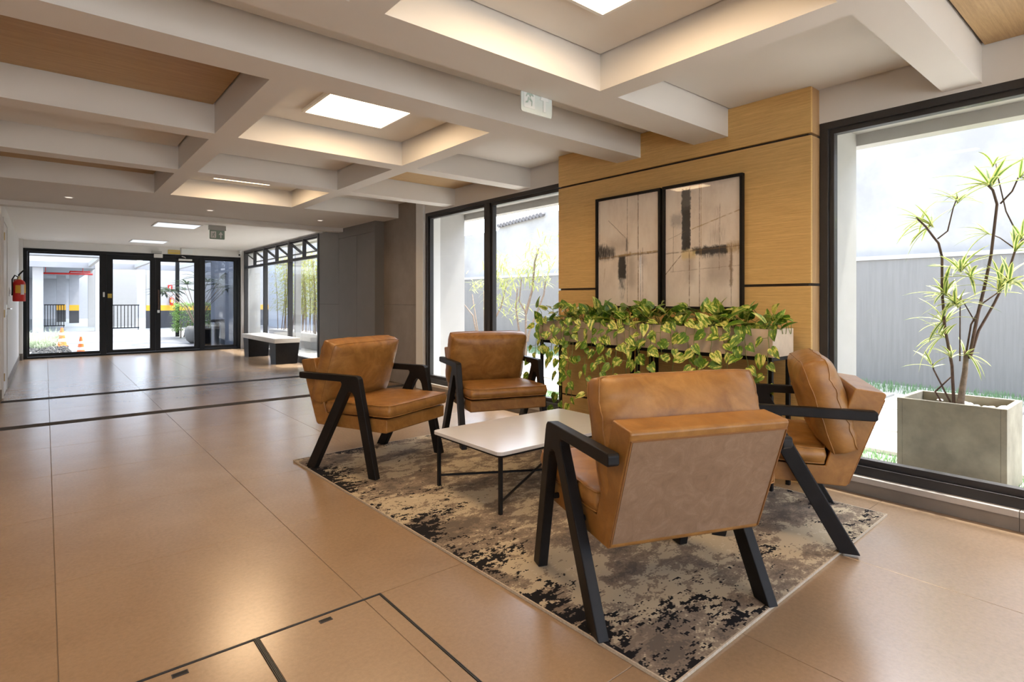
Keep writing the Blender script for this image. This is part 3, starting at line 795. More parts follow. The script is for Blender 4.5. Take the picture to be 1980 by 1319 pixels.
def pothos(y, drops, label, ntop=10, spread=.11, end=None):
    """drops: list of (dy, lowest z) trailing strands over the front edge"""
    root = empty('pothos_plant', (3.40, y, PZ1 - .03))
    vm = MB()
    for k in range(int(ntop * 1.4)):                                     # crown of leaves above the soil
        b0 = Vector((3.40 + R_.uniform(-.08, .07), y + R_.uniform(-spread, spread), PZ1 - .03))
        tip = b0 + Vector((R_.uniform(-.12, .03), R_.uniform(-.08, .08), R_.uniform(.03, .15)))
        md = (b0 + tip) / 2 + Vector((R_.uniform(-.02, .02), R_.uniform(-.02, .02), .02))
        vm.tube([b0 - root.location, md - root.location, tip - root.location], .0022, 5)
        dr = Vector((R_.uniform(-1, .2), R_.uniform(-.9, .9), R_.uniform(-.35, .8)))
        put_leaf(root, tip, dr, Vector((-.55 + R_.uniform(-.3, .3), R_.uniform(-.5, .5), .8)), R_.uniform(.075, .12))
    for dy, zlow in drops:
        yy = y + dy; xf = PX0 - R_.uniform(.012, .035)
        pts = [Vector((3.38, y + dy * .5, PZ1 - .03)), Vector((3.33, yy, PZ1 + .03)), Vector((xf + .01, yy, PZ1 + .012)), Vector((xf, yy, PZ1 - .05))]
        z = PZ1 - .05; x_, y_ = xf, yy
        while z > zlow:
            z -= .055; x_ += R_.uniform(-.009, .008); y_ += R_.uniform(-.013, .013); x_ = min(x_, PX0 - .01); pts.append(Vector((x_, y_, z)))
        vm.tube([p - root.location for p in pts], .0022, 5)
        sgn = 1
        for p in pts[2:]:
            if R_.random() < .12: continue
            sgn = -sgn
            st = p + Vector((R_.uniform(-.035, -.012), sgn * R_.uniform(.012, .04), R_.uniform(-.015, .02)))
            vm.tube([p - root.location, st - root.location], .0015, 4)
            d_ = Vector((R_.uniform(-.35, .0), sgn * R_.uniform(.1, .9), R_.uniform(-1.0, -.2)))
            put_leaf(root, st, d_, Vector((-1, R_.uniform(-.5, .5), R_.uniform(0.1, .9))), R_.uniform(.058, .095))
    vm.build('vines', 'vine', root, smooth=True)
    tag(root, label, 'houseplant', 'trailing pothos in the trough planters')
ordn = ['first', 'second', 'third', 'fourth', 'fifth', 'sixth', 'seventh', 'eighth', 'ninth', 'tenth', 'eleventh', 'last']
strands = [(3.50, [(.055, .34), (.0, .70)], 8), (3.33, [(.04, .66), (-.04, .28), (-.08, .74)], 11), (3.16, [(.03, .34), (-.05, .66)], 11), (2.98, [(.03, .46), (-.05, .76)], 10),
           (2.81, [(.05, .46), (-.04, .70)], 12), (2.63, [(.06, .50), (.0, .72), (-.06, .64)], 13), (2.44, [(.07, .42), (.02, .36), (-.06, .62)], 13), (2.26, [(.04, .76), (-.04, .64)], 11),
           (2.07, [(.04, .46), (-.03, .52)], 12), (1.90, [(.03, .76), (-.05, .72)], 12), (1.75, [(.02, .80), (-.05, .50)], 11), (1.60, [(-.035, .45)], 10)]
for i, (y, dr, n) in enumerate(strands):
    pothos(y, dr, n and ('trailing pothos with yellow marbled leaves, %s plant along the planters from the far end' % ordn[i]), n)

# ================================================================== PICTURES
def painting_mat(key, w, h, strokes, lines):
    m, nt, b = new_mat(key, (.7, .6, .5), .7)
    tc = node(nt, 'ShaderNodeTexCoord'); s = node(nt, 'ShaderNodeSeparateXYZ'); nt.links.new(tc.outputs['Object'], s.inputs[0])
    u0 = math_(nt, 'MULTIPLY_ADD', s.outputs[1], -1 / w, .5); v0 = math_(nt, 'MULTIPLY_ADD', s.outputs[2], 1 / h, .5)
    n1 = noise(nt, coords(nt, (1, 1, 1)), 22, 6, .7); n2 = noise(nt, coords(nt, (1, 1, 1), loc=(4, 4, 4)), 22, 6, .7)
    bg = noise(nt, coords(nt, (1, 1, .5)), 5, 7, .65); dry = noise(nt, coords(nt, (1, 30, 2.0)), 5, 4, .7)
    u = math_(nt, 'ADD', u0, math_(nt, 'MULTIPLY_ADD', n1, .075, -.0375)); v = math_(nt, 'ADD', v0, math_(nt, 'MULTIPLY_ADD', n2, .075, -.0375))
    col = ramp(nt, bg, [(.3, (.68, .58, .49)), (.5, (.82, .72, .62)), (.7, (.88, .80, .71))])
    def sm(x, a, b_):
        n = node(nt, 'ShaderNodeMapRange', interpolation_type='SMOOTHSTEP'); nt.links.new(x, n.inputs[0])
        n.inputs[1].default_value = a; n.inputs[2].default_value = b_; return n.outputs[0]
    for (a, b_, c, d, soft, cl, al, br) in strokes:
        mk = math_(nt, 'MULTIPLY', math_(nt, 'MULTIPLY', sm(u, a - soft, a + soft), sm(u, b_ + soft, b_ - soft)), math_(nt, 'MULTIPLY', sm(v, c - soft, c + soft), sm(v, d + soft, d - soft)))
        if br: mk = math_(nt, 'MULTIPLY', mk, sm(dry, br - .12, br + .12))
        col = mixc(nt, math_(nt, 'MULTIPLY', mk, al), col, cl)
    for (a, b_, c, d, wd, cl, al) in lines:
        L = math.hypot(c - a, d - b_); ux, uy = (c - a) / L, (d - b_) / L
        uu = u0 if abs(ux) < .05 or abs(uy) < .05 else u0
        du = math_(nt, 'SUBTRACT', uu, a); dv = math_(nt, 'SUBTRACT', v0, b_)
        wob = math_(nt, 'MULTIPLY_ADD', n1, .014, -.007)
        per = math_(nt, 'ABSOLUTE', math_(nt, 'ADD', math_(nt, 'ADD', math_(nt, 'MULTIPLY', du, -uy), math_(nt, 'MULTIPLY', dv, ux)), wob))
        along = math_(nt, 'ADD', math_(nt, 'MULTIPLY', du, ux), math_(nt, 'MULTIPLY', dv, uy))
        mk = math_(nt, 'MULTIPLY', sm(per, wd * 1.35, wd * .4), math_(nt, 'MULTIPLY', sm(along, -.01, .01), sm(along, L + .01, L - .01)))
        mk = math_(nt, 'MULTIPLY', mk, sm(n2, .30, .55))
        col = mixc(nt, math_(nt, 'MULTIPLY', mk, al), col, cl)
    nt.links.new(col, b.inputs['Base Color']); M[key] = m
K, BR, OC, TAU = (.030, .027, .026), (.20, .12, .06), (.40, .26, .09), (.33, .26, .21)
painting_mat('print_a', .648, .915,
    [(.5, .62, .18, .47, .06, TAU, .6, 0), (.2, .5, .52, .62, .07, TAU, .45, 0), (0, .30, .445, .54, .03, K, .95, .40), (.0, .20, .46, .56, .03, K, .9, .45), (.02, .18, .5, .58, .02, K, .7, .5),
     (.36, .48, .26, .465, .015, K, .98, 0), (.37, .47, .17, .28, .02, K, .95, .48), (.39, .45, .08, .18, .02, K, .8, .56), (.475, .505, .50, .62, .012, K, .8, .45), (.45, .56, .46, .485, .012, OC, .8, 0), (.66, .78, .36, .46, .05, TAU, .5, 0)],
    [(.0, .45, 1, .475, .008, BR, .85), (.3, .465, 1, .485, .006, OC, .8), (.50, .05, .50, .97, .006, BR, .6), (.665, .0, .665, 1, .007, BR, .85), (.70, 0, .70, .5, .005, K, .6), (.735, 0, .73, .52, .005, BR, .6),
     (.05, .6, .05, .98, .005, BR, .5), (.20, .79, .47, .62, .005, BR, .6), (.12, .24, .14, .36, .006, OC, .4)])
painting_mat('print_b', .632, .915,
    [(.10, .25, .66, .76, .03, (.36, .33, .31), .7, 0), (.58, .84, .20, .43, .07, TAU, .55, 0), (.6, .8, .5, .62, .05, TAU, .4, .45), (.3, .42, .2, .42, .05, TAU, .45, 0),
     (.253, .365, .47, .96, .010, (.085, .08, .075), .95, 0), (.26, .36, .46, .82, .012, K, .75, .3), (.385, .82, .425, .485, .012, K, .97, 0), (.5, .8, .40, .44, .02, K, .8, .5),
     (.25, .43, .40, .465, .02, (.70, .55, .26), .8, .36), (.81, .97, .43, .50, .02, OC, .8, .4), (.845, .875, .17, .46, .012, BR, .8, .35), (.66, .73, .58, .78, .02, (.45, .30, .24), .35, .5)],
    [(0, .45, 1, .475, .006, BR, .6), (.35, .0, .35, .45, .007, BR, .8), (.48, 0, .48, 1, .006, BR, .7), (.50, .4, .50, 1, .005, OC, .6), (.135, .3, .14, .7, .005, BR, .5), (.86, .0, .86, .5, .005, BR, .6),
     (.72, .3, .73, .8, .006, BR, .5), (0, .26, .24, .43, .005, BR, .8), (.38, .63, 1, .745, .005, OC, .7), (.0, .55, .3, .62, .004, BR, .4), (.1, .30, 1, .33, .004, BR, .35)])
def picture(y0, y1, z0, z1, mat, label):
    w, h = y1 - y0, z1 - z0; r = empty('picture', (XP - .019, (y0 + y1) / 2, (z0 + z1) / 2)); fw = .020
    f = MB()
    for a, b_, c, d in ((-w / 2, w / 2, -h / 2, -h / 2 + fw), (-w / 2, w / 2, h / 2 - fw, h / 2), (-w / 2, -w / 2 + fw, -h / 2 + fw, h / 2 - fw), (w / 2 - fw, w / 2, -h / 2 + fw, h / 2 - fw)):
        f.box(-.014, .0185, a, b_, c, d)
    f.build('frame', 'black_wood', r, bev=.0015)
    MB().box(.004, .018, -w / 2 + fw, w / 2 - fw, -h / 2 + fw, h / 2 - fw).build('print', mat, r)
    MB().box(-.003, -.001, -w / 2 + fw, w / 2 - fw, -h / 2 + fw, h / 2 - fw).build('glazing', 'picture_glass', r)
    tag(r, label, 'picture', 'abstract pictures on the oak wall')
picture(2.536, 3.184, 1.072, 1.988, 'print_a', 'black framed abstract print with one short black brush stroke hanging down')
picture(1.886, 2.518, 1.072, 1.990, 'print_b', 'black framed abstract print with a tall black bar and a level bar')

# ================================================================== BENCH
b_ = empty('bench', (3.30, 11.245, 0))
MB().box(-.22, .22, -1.055, 1.055, .375, .455).build('seat_slab', 'bench_top', b_, bev=.003)
for s in (-1, 1):
    q = MB(); cy = s * .86
    top = [(-.20, cy - .19), (.215, cy - .19), (.215, cy + .19), (-.20, cy + .19)]
    bot = [(-.19, cy - .17), (.18, cy - .17), (.18, cy + .13), (-.19, cy + .13)]
    q.v += [(x, y, 0) for x, y in bot] + [(x, y, .3745) for x, y in top]
    q.f += [(3, 2, 1, 0), (4, 5, 6, 7), (0, 1, 5, 4), (1, 2, 6, 5), (2, 3, 7, 6), (3, 0, 4, 7)]; q.uv += [None] * 6
    q.build('support', 'black_wood', b_, bev=.003)
tag(b_, 'low bench with pale stone seat on two black tapered blocks', 'bench')

# ================================================================== FIRE EXTINGUISHERS
def extinguisher(loc, rz, label, s=1.0):
    r = empty('fire_extinguisher', loc, rz); r.scale = (s, s, s)
    MB().lathe([(.062, 0), (.066, .008), (.066, .235), (.058, .262), (.035, .285), (.022, .292)], sides=24).build('cylinder', 'red', r, smooth=True)
    MB().lathe([(.022, .2925), (.022, .315), (.016, .32), (.016, .335)], sides=14).build('valve', 'brass', r)
    for k, (m_, a0, a1, z0, z1) in enumerate((('yellow', -60, -14, .11, .215), ('cone_white', -13, 22, .09, .225), ('yellow', 23, 60, .11, .225))):
        q = MB(); n = 6
        for i in range(n):
            t0, t1 = math.radians(a0 + (a1 - a0) * i / n - 90), math.radians(a0 + (a1 - a0) * (i + 1) / n - 90)
            p = [(.0668 * math.cos(t0), .0668 * math.sin(t0)), (.0668 * math.cos(t1), .0668 * math.sin(t1))]
            q.face((*p[0], z0), (*p[1], z0), (*p[1], z1), (*p[0], z1))
        q.build('label_band', m_, r)
    q = MB()
    for i in range(7):
        z = .105 + i * .016; t0, t1 = math.radians(-101), math.radians(-72)
        q.face((.0672 * math.cos(t0), .0672 * math.sin(t0), z), (.0672 * math.cos(t1), .0672 * math.sin(t1), z), (.0672 * math.cos(t1), .0672 * math.sin(t1), z + .006), (.0672 * math.cos(t0), .0672 * math.sin(t0), z + .006))
    q.build('print_lines', 'black_metal', r)
    h1 = MB().tube([(0, 0, .336), (.0, .012, .35), (.045, .02, .40), (.075, .02, .43)], .009, 8).build('squeeze_handle', 'black_metal', r)
    MB().tube([(-.012, 0, .325), (-.05, -.005, .345), (-.082, -.01, .29), (-.08, -.01, .16), (-.078, 0, .08)], .008, 8).build('hose', 'black_metal', r, smooth=True)
    MB().box(-.03, .03, .067, .075, .18, .30).build('bracket', 'chrome', r)
    tag(r, label, 'fire extinguisher', 'red fire extinguishers')
    return r
extinguisher((-.27, 9.93, 1.12), math.radians(28), 'red fire extinguisher with yellow label hung on the white left wall', 1.0)

# ================================================================== SIGNS, DOOR GEAR
def exit_sign(loc, w, h, label, z_plate):
    r = empty('exit_sign', loc)
    MB().prism(rrect(w / 2, h / 2, .012), 'y', -.003, .003).build('panel', 'sign_green' if z_plate else 'sign_pale', r)
    e = .0035
    def quad(nm, pts, mt):
        q = MB(); q.prism(pts, 'y', -e - .001, -e); q.build(nm, mt, r)
    mt = 'plastic_white' if z_plate else 'sign_mark'
    ink = 'sign_ink' if z_plate else 'sign_ink_pale'
    a = h * .36
    quad('pictogram_field', [(-w * .42, -a), (-w * .07, -a), (-w * .07, a), (-w * .42, a)], mt)
    e = .005; cx = -w * .245; s = h
    quad('arrow', [(w * .20, -a), (w * .28, -a), (w * .28, 0), (w * .39, 0), (w * .24, a), (w * .09, 0), (w * .20, 0)], mt)
    e = .0055
    q = MB()                                              # running figure
    for pts in ([(-.02, .04), (.05, .10), (.08, .06), (.02, -.02)], [(.02, -.02), (.10, -.08), (.08, -.12), (-.01, -.06)], [(.10, -.08), (.09, -.2), (.06, -.2), (.07, -.09)], [(-.01, -.03), (-.06, -.14), (-.14, -.16), (-.13, -.12), (-.08, -.11), (-.04, 0)], [(.05, .10), (.14, .05), (.13, .02), (.05, .05)], [(-.0, .08), (-.09, .07), (-.13, .0), (-.10, -.01), (-.07, .04), (.0, .04)]):
        q.prism([(cx + x * s * 1.2, z * s * 1.4) for x, z in pts], 'y', -e - .001, -e)
    q.prism([(cx + (.08 + .035 * math.cos(i * .7854)) * s * 1.2, (.155 + .035 * math.sin(i * .7854)) * s * 1.4) for i in range(8)], 'y', -e - .001, -e)
    q.build('running_figure', ink, r)
    if z_plate: MB().box(-w / 2 - .015, w / 2 + .015, -.018, .018, h / 2 - .002, h / 2 + z_plate).build('bracket', 'plastic_grey', r)
    tag(r, label, 'exit sign', 'exit signs on the ceiling')
simple('sign_green', (.26, .36, .30), .4, var=.03); simple('sign_pale', (.62, .70, .70), .3, var=.02)
simple('sign_mark', (.74, .78, .79), .3, var=.02); simple('sign_ink', (.16, .28, .22), .5); simple('sign_ink_pale', (.40, .52, .48), .4)
exit_sign((2.072, 2.277, 2.2415), .228, .17, 'pale translucent exit sign hanging off the near ceiling beam', 0)
exit_sign((2.045, 9.6, 2.150), .212, .140, 'green exit sign with running figure and arrow by the entrance ceiling', .069)

r = empty('door_sensor', (1.85, YE - .02, 2.14))
MB().box(-.10, .08, -.06, .019, .005, .05).build('housing', 'plastic_grey', r)
MB().box(-.06, .10, -.03, .008, -.09, -.01).build('control_box', 'plastic_white', r)
tag(r, 'small white control box above the door leaves', 'control box')
r = empty('door_closer', (2.38, YE - .01, 2.03))
MB().box(-.13, .13, -.045, .018, -.025, .015).build('body', 'plastic_white', r, bev=.004)
MB().tube([(0, -.03, .016), (0, -.035, .05), (-.07, -.035, .07)], .009, 6).build('arm', 'chrome', r)
tag(r, 'white hydraulic door closer on the right door leaf', 'door closer')
r = empty('wall_notice', (2.17, YE - .006, 2.195))
MB().box(-.115, .115, 0, .005, -.05, .04).build('plate', 'yellow_sign', r)
MB().box(-.10, .10, -.001, -.0002, -.012, .022).build('printed_band', 'brass', r)
tag(r, 'small yellow notice on the header above the door', 'notice')
r = empty('emergency_light', (2.42, YE - .03, 2.215))
MB().box(-.12, .12, 0, .029, -.075, .07).build('case', 'plastic_white', r, bev=.004)
MB().box(-.10, .10, -.004, -.0005, -.055, .05).build('lens', 'sign_mark', r)
tag(r, 'white rectangular emergency light above the door', 'emergency light')
r = empty('security_camera', (3.50, 14.10, 2.20))
MB().lathe([(.028, .0), (.03, .05), (.03, .09)], sides=14).build('mount', 'plastic_white', r)
MB().tube([(0, 0, .01), (-.05, -.09, -.02)], .026, 12).build('barrel', 'plastic_white', r, smooth=True)
MB().tube([(-.05, -.09, -.02), (-.053, -.096, -.022)], .018, 12).build('lens', 'black_metal', r)
tag(r, 'small white security camera in the corner over the entrance', 'camera')
r = empty('switch_plate', (XLW + .001, 10.35, 1.25))
MB().box(0, .008, -.06, .06, -.06, .06).build('plate', 'plastic_white', r, bev=.002)
for y in (-.025, .025): MB().box(.0085, .012, y - .018, y + .018, -.03, .03).build('rocker', 'plastic_grey', r)
tag(r, 'white light switch plate on the left wall', 'switch')

# ================================================================== OUTSIDE: GARDEN
struct(box('ground', 'pave', 3.951, 60, -30, 14.28, -.30, -.03), 'garden ground')
struct(box('ground_back', 'pave', -30, 3.95, -30, -3.11, -.30, -.03), 'pale ground behind the lobby')
struct(box('eave', 'ext_white', 3.951, 4.45, -8, 8.3, 2.30, 2.75), 'white eave along the garden side')
struct(box('eave_beam', 'ext_white', 4.38, 4.50, -8, 8.3, 2.22, 2.2995), 'white edge beam under the eave')
wg = struct(empty('wall_garden'), 'white weathered boundary wall with a grey rendered base')
up = MB(); Rg = random.Random(3)
pts = [(-12, 4.4), (6.8, 4.4), (6.81, 3.30)]; y = 7.0
while y < 11.4:
    pts.append((y, 3.20 + Rg.uniform(-.04, .05) - max(0, y - 9.6) * .06)); y += Rg.uniform(.10, .3)
pts += [(11.5, 2.95), (24, 2.95)]
up.prism([(24, 0), (-12, 0)] + pts, 'x', 9.10, 9.35); up.build('upper_render', 'garden_upper', wg, fixn=True)
box('base_render', 'garden_grey', 8.98, 9.099, -12, 24, -.05, 1.70, wg)
box('base_cap', 'garden_white', 8.955, 9.099, -12, 24, 1.701, 1.755, wg)
for i in range(14):
    yy = 9.75 + i * .125
    MB().tube([(9.0, yy, 3.16 - .02 * i * .4), (9.36, yy, 3.24 - .02 * i * .4)], .055, 8).build('cap_tile', 'roof_tile', wg)
pier = struct(empty('wall_pier'), 'white outside piers between the windows')
box('pier', 'ext_white', 3.99, 4.375, 1.475, 3.645, -.05, 2.2995, pier)
box('pier', 'ext_white', 3.951, 4.375, 6.26, 8.2, -.05, 2.2995, pier)
box('pier', 'ext_white', 3.951, 4.10, 8.2, 9.42, -.05, 2.60, pier)
pv = struct(empty('paving'), 'pale garden paving slabs with grassy joints')
for x0, x1 in ((4.88, 5.60), (5.68, 6.75), (6.82, 7.95)):
    y = -5.0 + (.4 if x0 == 5.68 else 0)
    while y < 12:
        box('slab', 'pave', x0, x1, y, y + 1.16, -.029, .0 + Rg.uniform(-.006, .004), pv, bev=.006); y += 1.21
def lawn(name, x0, x1, y0, y1, n, hmin, hmax, label, mat='lawn_leaf', z=-.03, w=.012, lean=.5):
    mb = MB(); q = random.Random(n)
    for i in range(n):
        p = (q.uniform(x0, x1), q.uniform(y0, y1), z); a = q.uniform(0, 6.283)
        mb.blade(p, (math.cos(a) * lean * q.random(), math.sin(a) * lean * q.random(), 1), q.uniform(hmin, hmax), w, .15, up=Vector((math.cos(a), math.sin(a), .1)), n=2)
    o = mb.build(name, mat); o['kind'] = 'stuff'; o['label'] = label; o['category'] = 'grass'; return o
lawn('grass', 8.0, 8.87, -3, 11, 9000, .05, .13, 'strip of short grass along the foot of the garden wall')
lawn('grass', 4.45, 4.86, -1, 6, 5000, .03, .07, 'strip of short grass between the window and the paving')

# square concrete pot with a striped dracaena
r = empty('plant_pot', (4.54, .935, 0))
f = MB(); w = .030; X0, X1, Y0, Y1 = -.24, .24, -.275, .275
for a, b_, c, d in ((X0, X1, Y0, Y0 + w), (X0, X1, Y1 - w, Y1), (X0, X0 + w, Y0 + w, Y1 - w), (X1 - w, X1, Y0 + w, Y1 - w)): f.box(a, b_, c, d, -.03, .50)
simple('pot_concrete', (.26, .235, .18), .85, var=.28, scale=4.5)
f.build('body', 'pot_concrete', r, bev=.003)
box('soil', 'soil', X0 + w + .001, X1 - w - .001, Y0 + w + .001, Y1 - w - .001, .38, .435, r)
tag(r, 'square grey concrete plant pot outside the garden window', 'plant pot')
peb = MB().lathe([(.004, -.55), (.6, -.45), (.95, -.1), (.95, .15), (.6, .48), (.004, .55)], sides=8)
peb_me = peb.mesh('pebble', 'pebble', True)
for i in range(26):
    o = link('pebble', peb_me, None, (4.54 + Rg.uniform(-.19, .19), .935 + Rg.uniform(-.22, .22), .447 + Rg.uniform(0, .01)), (Rg.uniform(-.2, .2), Rg.uniform(-.2, .2), Rg.uniform(0, 3)))
    s = Rg.uniform(.016, .030); o.scale = (s * 1.3, s, s * .75)
    tag(o, 'pale rounded pebble on the soil of the concrete pot', 'pebble', 'pebbles in the concrete pot')

def leaf_blades(key, L, Wd, n=5):
    out = []
    for k in range(n):
        mb = MB(); mb.blade((0, 0, 0), (0, 1, 0), L * (0.8 + .1 * k), Wd, .10 + .12 * k, n=5, fold=.18)
        out.append(mb.mesh('dracaena_leaf', key, True))
    return out
drac = leaf_blades('dracaena', .185, .033)
def head(parent, pos, axis, n, scale, rnd):
    ax = Vector(axis).normalized(); o1 = ax.orthogonal().normalized(); o2 = ax.cross(o1)
    for i in range(n):
        th = i * 2.4 + rnd.uniform(-.3, .3); el = rnd.uniform(.05, 1.15)
        d = (o1 * math.cos(th) + o2 * math.sin(th)) * math.cos(el) + ax * math.sin(el)
        side = d.cross(Vector((0, 0, 1)));
        if side.length < 1e-3: side = Vector((1, 0, 0))
        side.normalize(); up = side.cross(d)
        mt = Matrix((side, d, up)).transposed()
        p = Vector(pos) - ax * rnd.uniform(0, .03)
        o = link('leaf', rnd.choice(drac), parent, p - parent.location, mt.to_euler()); o.scale = (scale * rnd.uniform(.8, 1.15),) * 3
r = empty('striped_dracaena', (4.54, .935, .43)); rd = random.Random(8)
def st(pts, rad, nm='stem', mat='bark_dark', dx=0.0):
    P = [Vector((4.58 + dx * (i / max(1, len(pts) - 1)), y, z)) - r.location for i, (y, z) in enumerate(pts)]
    n = len(P); rs = [rad * (1 - .35 * i / max(1, n - 1)) for i in range(n)]
    MB().tube(P, rs, 8).build(nm, mat, r, smooth=True)
st([(.937, .42), (.925, .56), (.911, .673), (.903, .812)], .021, 'trunk', 'bark')
st([(.967, .42), (.976, .71), (1.011, .958), (1.024, 1.209), (1.020, 1.42), (1.036, 1.513), (1.056, 1.548), (1.101, 1.628), (1.15, 1.692)], .0095, dx=-.10)
st([(1.056, 1.548), (.998, 1.593), (.965, 1.738), (.939, 1.808)], .005, dx=-.05)
st([(.886, .78), (.844, 1.048), (.812, 1.206), (.775, 1.422), (.745, 1.734), (.763, 1.823), (.784, 1.854)], .010, dx=-.06)
st([(.736, 1.74), (.68, 1.81), (.651, 1.891), (.626, 1.902)], .0055)
st([(.642, 1.505), (.709, 1.69), (.751, 1.931), (.757, 1.995)], .0045)
st([(.886, .76), (.844, .943), (.771, 1.112), (.715, 1.262), (.674, 1.439), (.642, 1.505), (.622, 1.523)], .0085, dx=.06)
st([(.665, 1.453), (.739, 1.529), (.787, 1.557)], .004); st([(.905, .79), (.88, .98), (.82, 1.12), (.733, 1.20)], .006)
st([(1.02, .43), (1.069, .525), (.984, .633)], .0075); st([(.98, .45), (1.078, .673), (1.082, .711)], .006); st([(.937, .74), (.941, 1.1), (.937, 1.175)], .0045, dx=.05)
st([(.86, 1.0), (.92, 1.13), (1.0, 1.18)], .004)
heads = [(.787, 1.87, 15, 1.25, (-.3, .3, 1)), (.763, 2.0, 6, .8, (0, -.2, 1)), (1.094, 1.64, 10, 1.0, (-.2, .8, .7)), (.942, 1.80, 9, .85, (0, -.1, 1)), (1.148, 1.688, 8, .95, (0, .8, .5)), (.932, 1.341, 11, 1.0, (-.3, .1, 1)), (.875, 1.298, 11, 1.0, (-.3, -.2, 1)),
         (1.019, 1.187, 12, 1.0, (-.3, .5, .8)), (.733, 1.208, 9, 1.25, (-.2, -.4, 1)), (.686, 1.261, 9, 1.25, (0, -.5, 1)), (.80, 1.56, 7, .8, (-.2, .6, .4)), (.651, 1.452, 8, 1.0, (0, -.5, .6)), (.965, 1.129, 11, .95, (-.2, .3, 1)),
         (1.033, 1.0, 11, 1.0, (-.4, .7, .6)), (1.033, .902, 10, 1.0, (-.4, .7, .5)), (.98, .775, 8, .85, (-.3, .1, 1)), (.945, 1.111, 9, .9, (-.2, 0, 1)), (1.087, .71, 4, .85, (0, .3, 1)), (.894, .79, 5, .8, (-.3, -.7, .4)), (.62, 1.52, 8, 1.0, (0, -.8, .5)), (.62, 1.90, 7, 1.0, (0, -.8, .6))]
for y, z, n, s, ax in heads: head(r, (4.56, y, z), ax, int(n * 1.35), s, rd)
tag(r, 'tall dracaena with yellow striped leaves growing from the concrete pot', 'plant')

# slender garden trees seen through the two pane window
def garden_tree(base, stems, heads_, label, mat='tree_leaf', rad=.022, L=.27, Wd=.028, nl=42, seed=1):
    r = empty('garden_tree', base); q = random.Random(seed); sm_ = MB()
    for pts in stems:
        P = [Vector(p) - r.location for p in pts]; n = len(P)
        sm_.tube(P, [rad * (1 - .6 * i / max(1, n - 1)) for i in range(n)], 7)
    sm_.build('branches', 'bark', r, smooth=True)
    fo = MB()
    for c in heads_:
        for i in range(nl):
            a = q.uniform(0, 6.283); el = q.uniform(-.35, 1.3)
            d = Vector((math.cos(a) * math.cos(el), math.sin(a) * math.cos(el), math.sin(el)))
            p = Vector(c) + Vector((q.gauss(0, .11), q.gauss(0, .13), q.gauss(0, .09))) - r.location
            fo.blade(p, d, L * q.uniform(.6, 1.1), Wd, q.uniform(.1, .5), n=3)
    o = fo.build('foliage', mat, r); o['kind'] = 'stuff'
    tag(r, label, 'tree', 'garden trees behind the two pane window')
X_ = 6.6
def P3(l, dx=0): return [(X_ + dx, y, z) for y, z in l]
garden_tree((X_, 9.0, -.03), [P3([(9.02, -.03), (9.036, .495), (9.148, .821), (9.233, .885), (9.613, 1.152), (9.734, 1.359)]), P3([(8.98, .1), (8.98, .497), (9.176, 1.251)]), P3([(8.95, 0), (8.898, .501), (8.925, 1.314)], .1), P3([(8.9, .5), (8.5, 1.0), (8.3, 1.5)], .2)],
            P3([(8.95, 1.38), (8.30, 1.70), (8.20, 1.50), (8.40, 1.15), (8.10, 1.30), (8.5, 1.55), (8.2, 1.85)]), 'small bare stemmed tree with pale leaves at the window mullion', seed=2)
garden_tree((X_, 7.54, -.03), [P3([(7.54, -.03), (7.54, .414), (7.54, .915), (7.722, 1.121), (7.653, 1.537)]), P3([(7.54, .9), (7.364, 1.325), (7.299, 1.815), (7.192, 2.039)]), P3([(7.60, .2), (7.722, .553), (7.814, 1.0), (7.768, 1.36)]), P3([(7.50, .4), (7.451, .565), (7.066, 1.235), (7.025, 1.461)])],
            P3([(7.65, 1.75), (7.45, 1.55), (7.32, 1.90), (7.025, 2.10), (6.90, 1.80), (7.15, 1.45), (7.86, .93), (7.6, 1.6)]), 'small tree with forked trunk and pale leaves beside the oak wall', rad=.026, seed=3)
garden_tree((X_ + .6, 6.7, -.03), [P3([(6.70, -.03), (6.72, .8), (6.86, 1.40)], .6), P3([(6.72, .8), (6.6, 1.2), (6.7, 1.65)], .6)], P3([(6.86, 1.45), (6.72, 1.60), (6.95, 1.75), (6.5, 1.5), (6.6, 1.85)], .5), 'small tree with pale leaves partly hidden by the oak wall', seed=4)

# bamboo in a long white trough outside the bench window
tr = empty('bamboo_trough', (5.05, 14.2, -.03))
f = MB(); f.box(-.25, .25, -2.2, 2.2, 0, .36); f.build('trough', 'ext_white', tr, bev=.01)
tag(tr, 'long white trough holding bamboo outside the bench window', 'trough', None)
for i in range(9):
    y0 = 12.3 + i * .46; r = empty('bamboo', (5.05, y0, .331)); q = random.Random(40 + i); cm = MB(); fo = MB()
    for k in range(4):
        h = q.uniform(1.5, 2.15); b0 = Vector((q.uniform(-.15, .15), q.uniform(-.16, .16), 0)); tp = b0 + Vector((q.uniform(-.12, .12), q.uniform(-.15, .15), h))
        cm.tube([b0, (b0 + tp) / 2 + Vector((.03, .02, 0)), tp], [.012, .009, .004], 6)
        for j in range(190):
            t_ = q.uniform(.22, 1.0) ; p = b0.lerp(tp, t_); a = q.uniform(0, 6.283)
            p2 = p + Vector((math.cos(a), math.sin(a), .3)) * q.uniform(.02, .22)
            fo.blade(p2, (math.cos(a), math.sin(a), q.uniform(-.5, .6)), q.uniform(.08, .15), .026, .3, n=2)
    cm.build('canes', 'bark', r, smooth=True); o = fo.build('foliage', 'bamboo_leaf', r); o['kind'] = 'stuff'
    tag(r, 'clump of yellow green bamboo outside the bench window, number %d from the corner column' % (i + 1) if False else 'clump of yellow green bamboo in the white trough, %s from the near end' % ordn[i], 'bamboo', 'bamboo in the white trough')
sw = struct(empty('wall_yard'), 'pale yard wall beyond the bamboo')
box('render', 'blind', 7.6, 7.8, 17.2, 26, -.05, 3.2, sw)
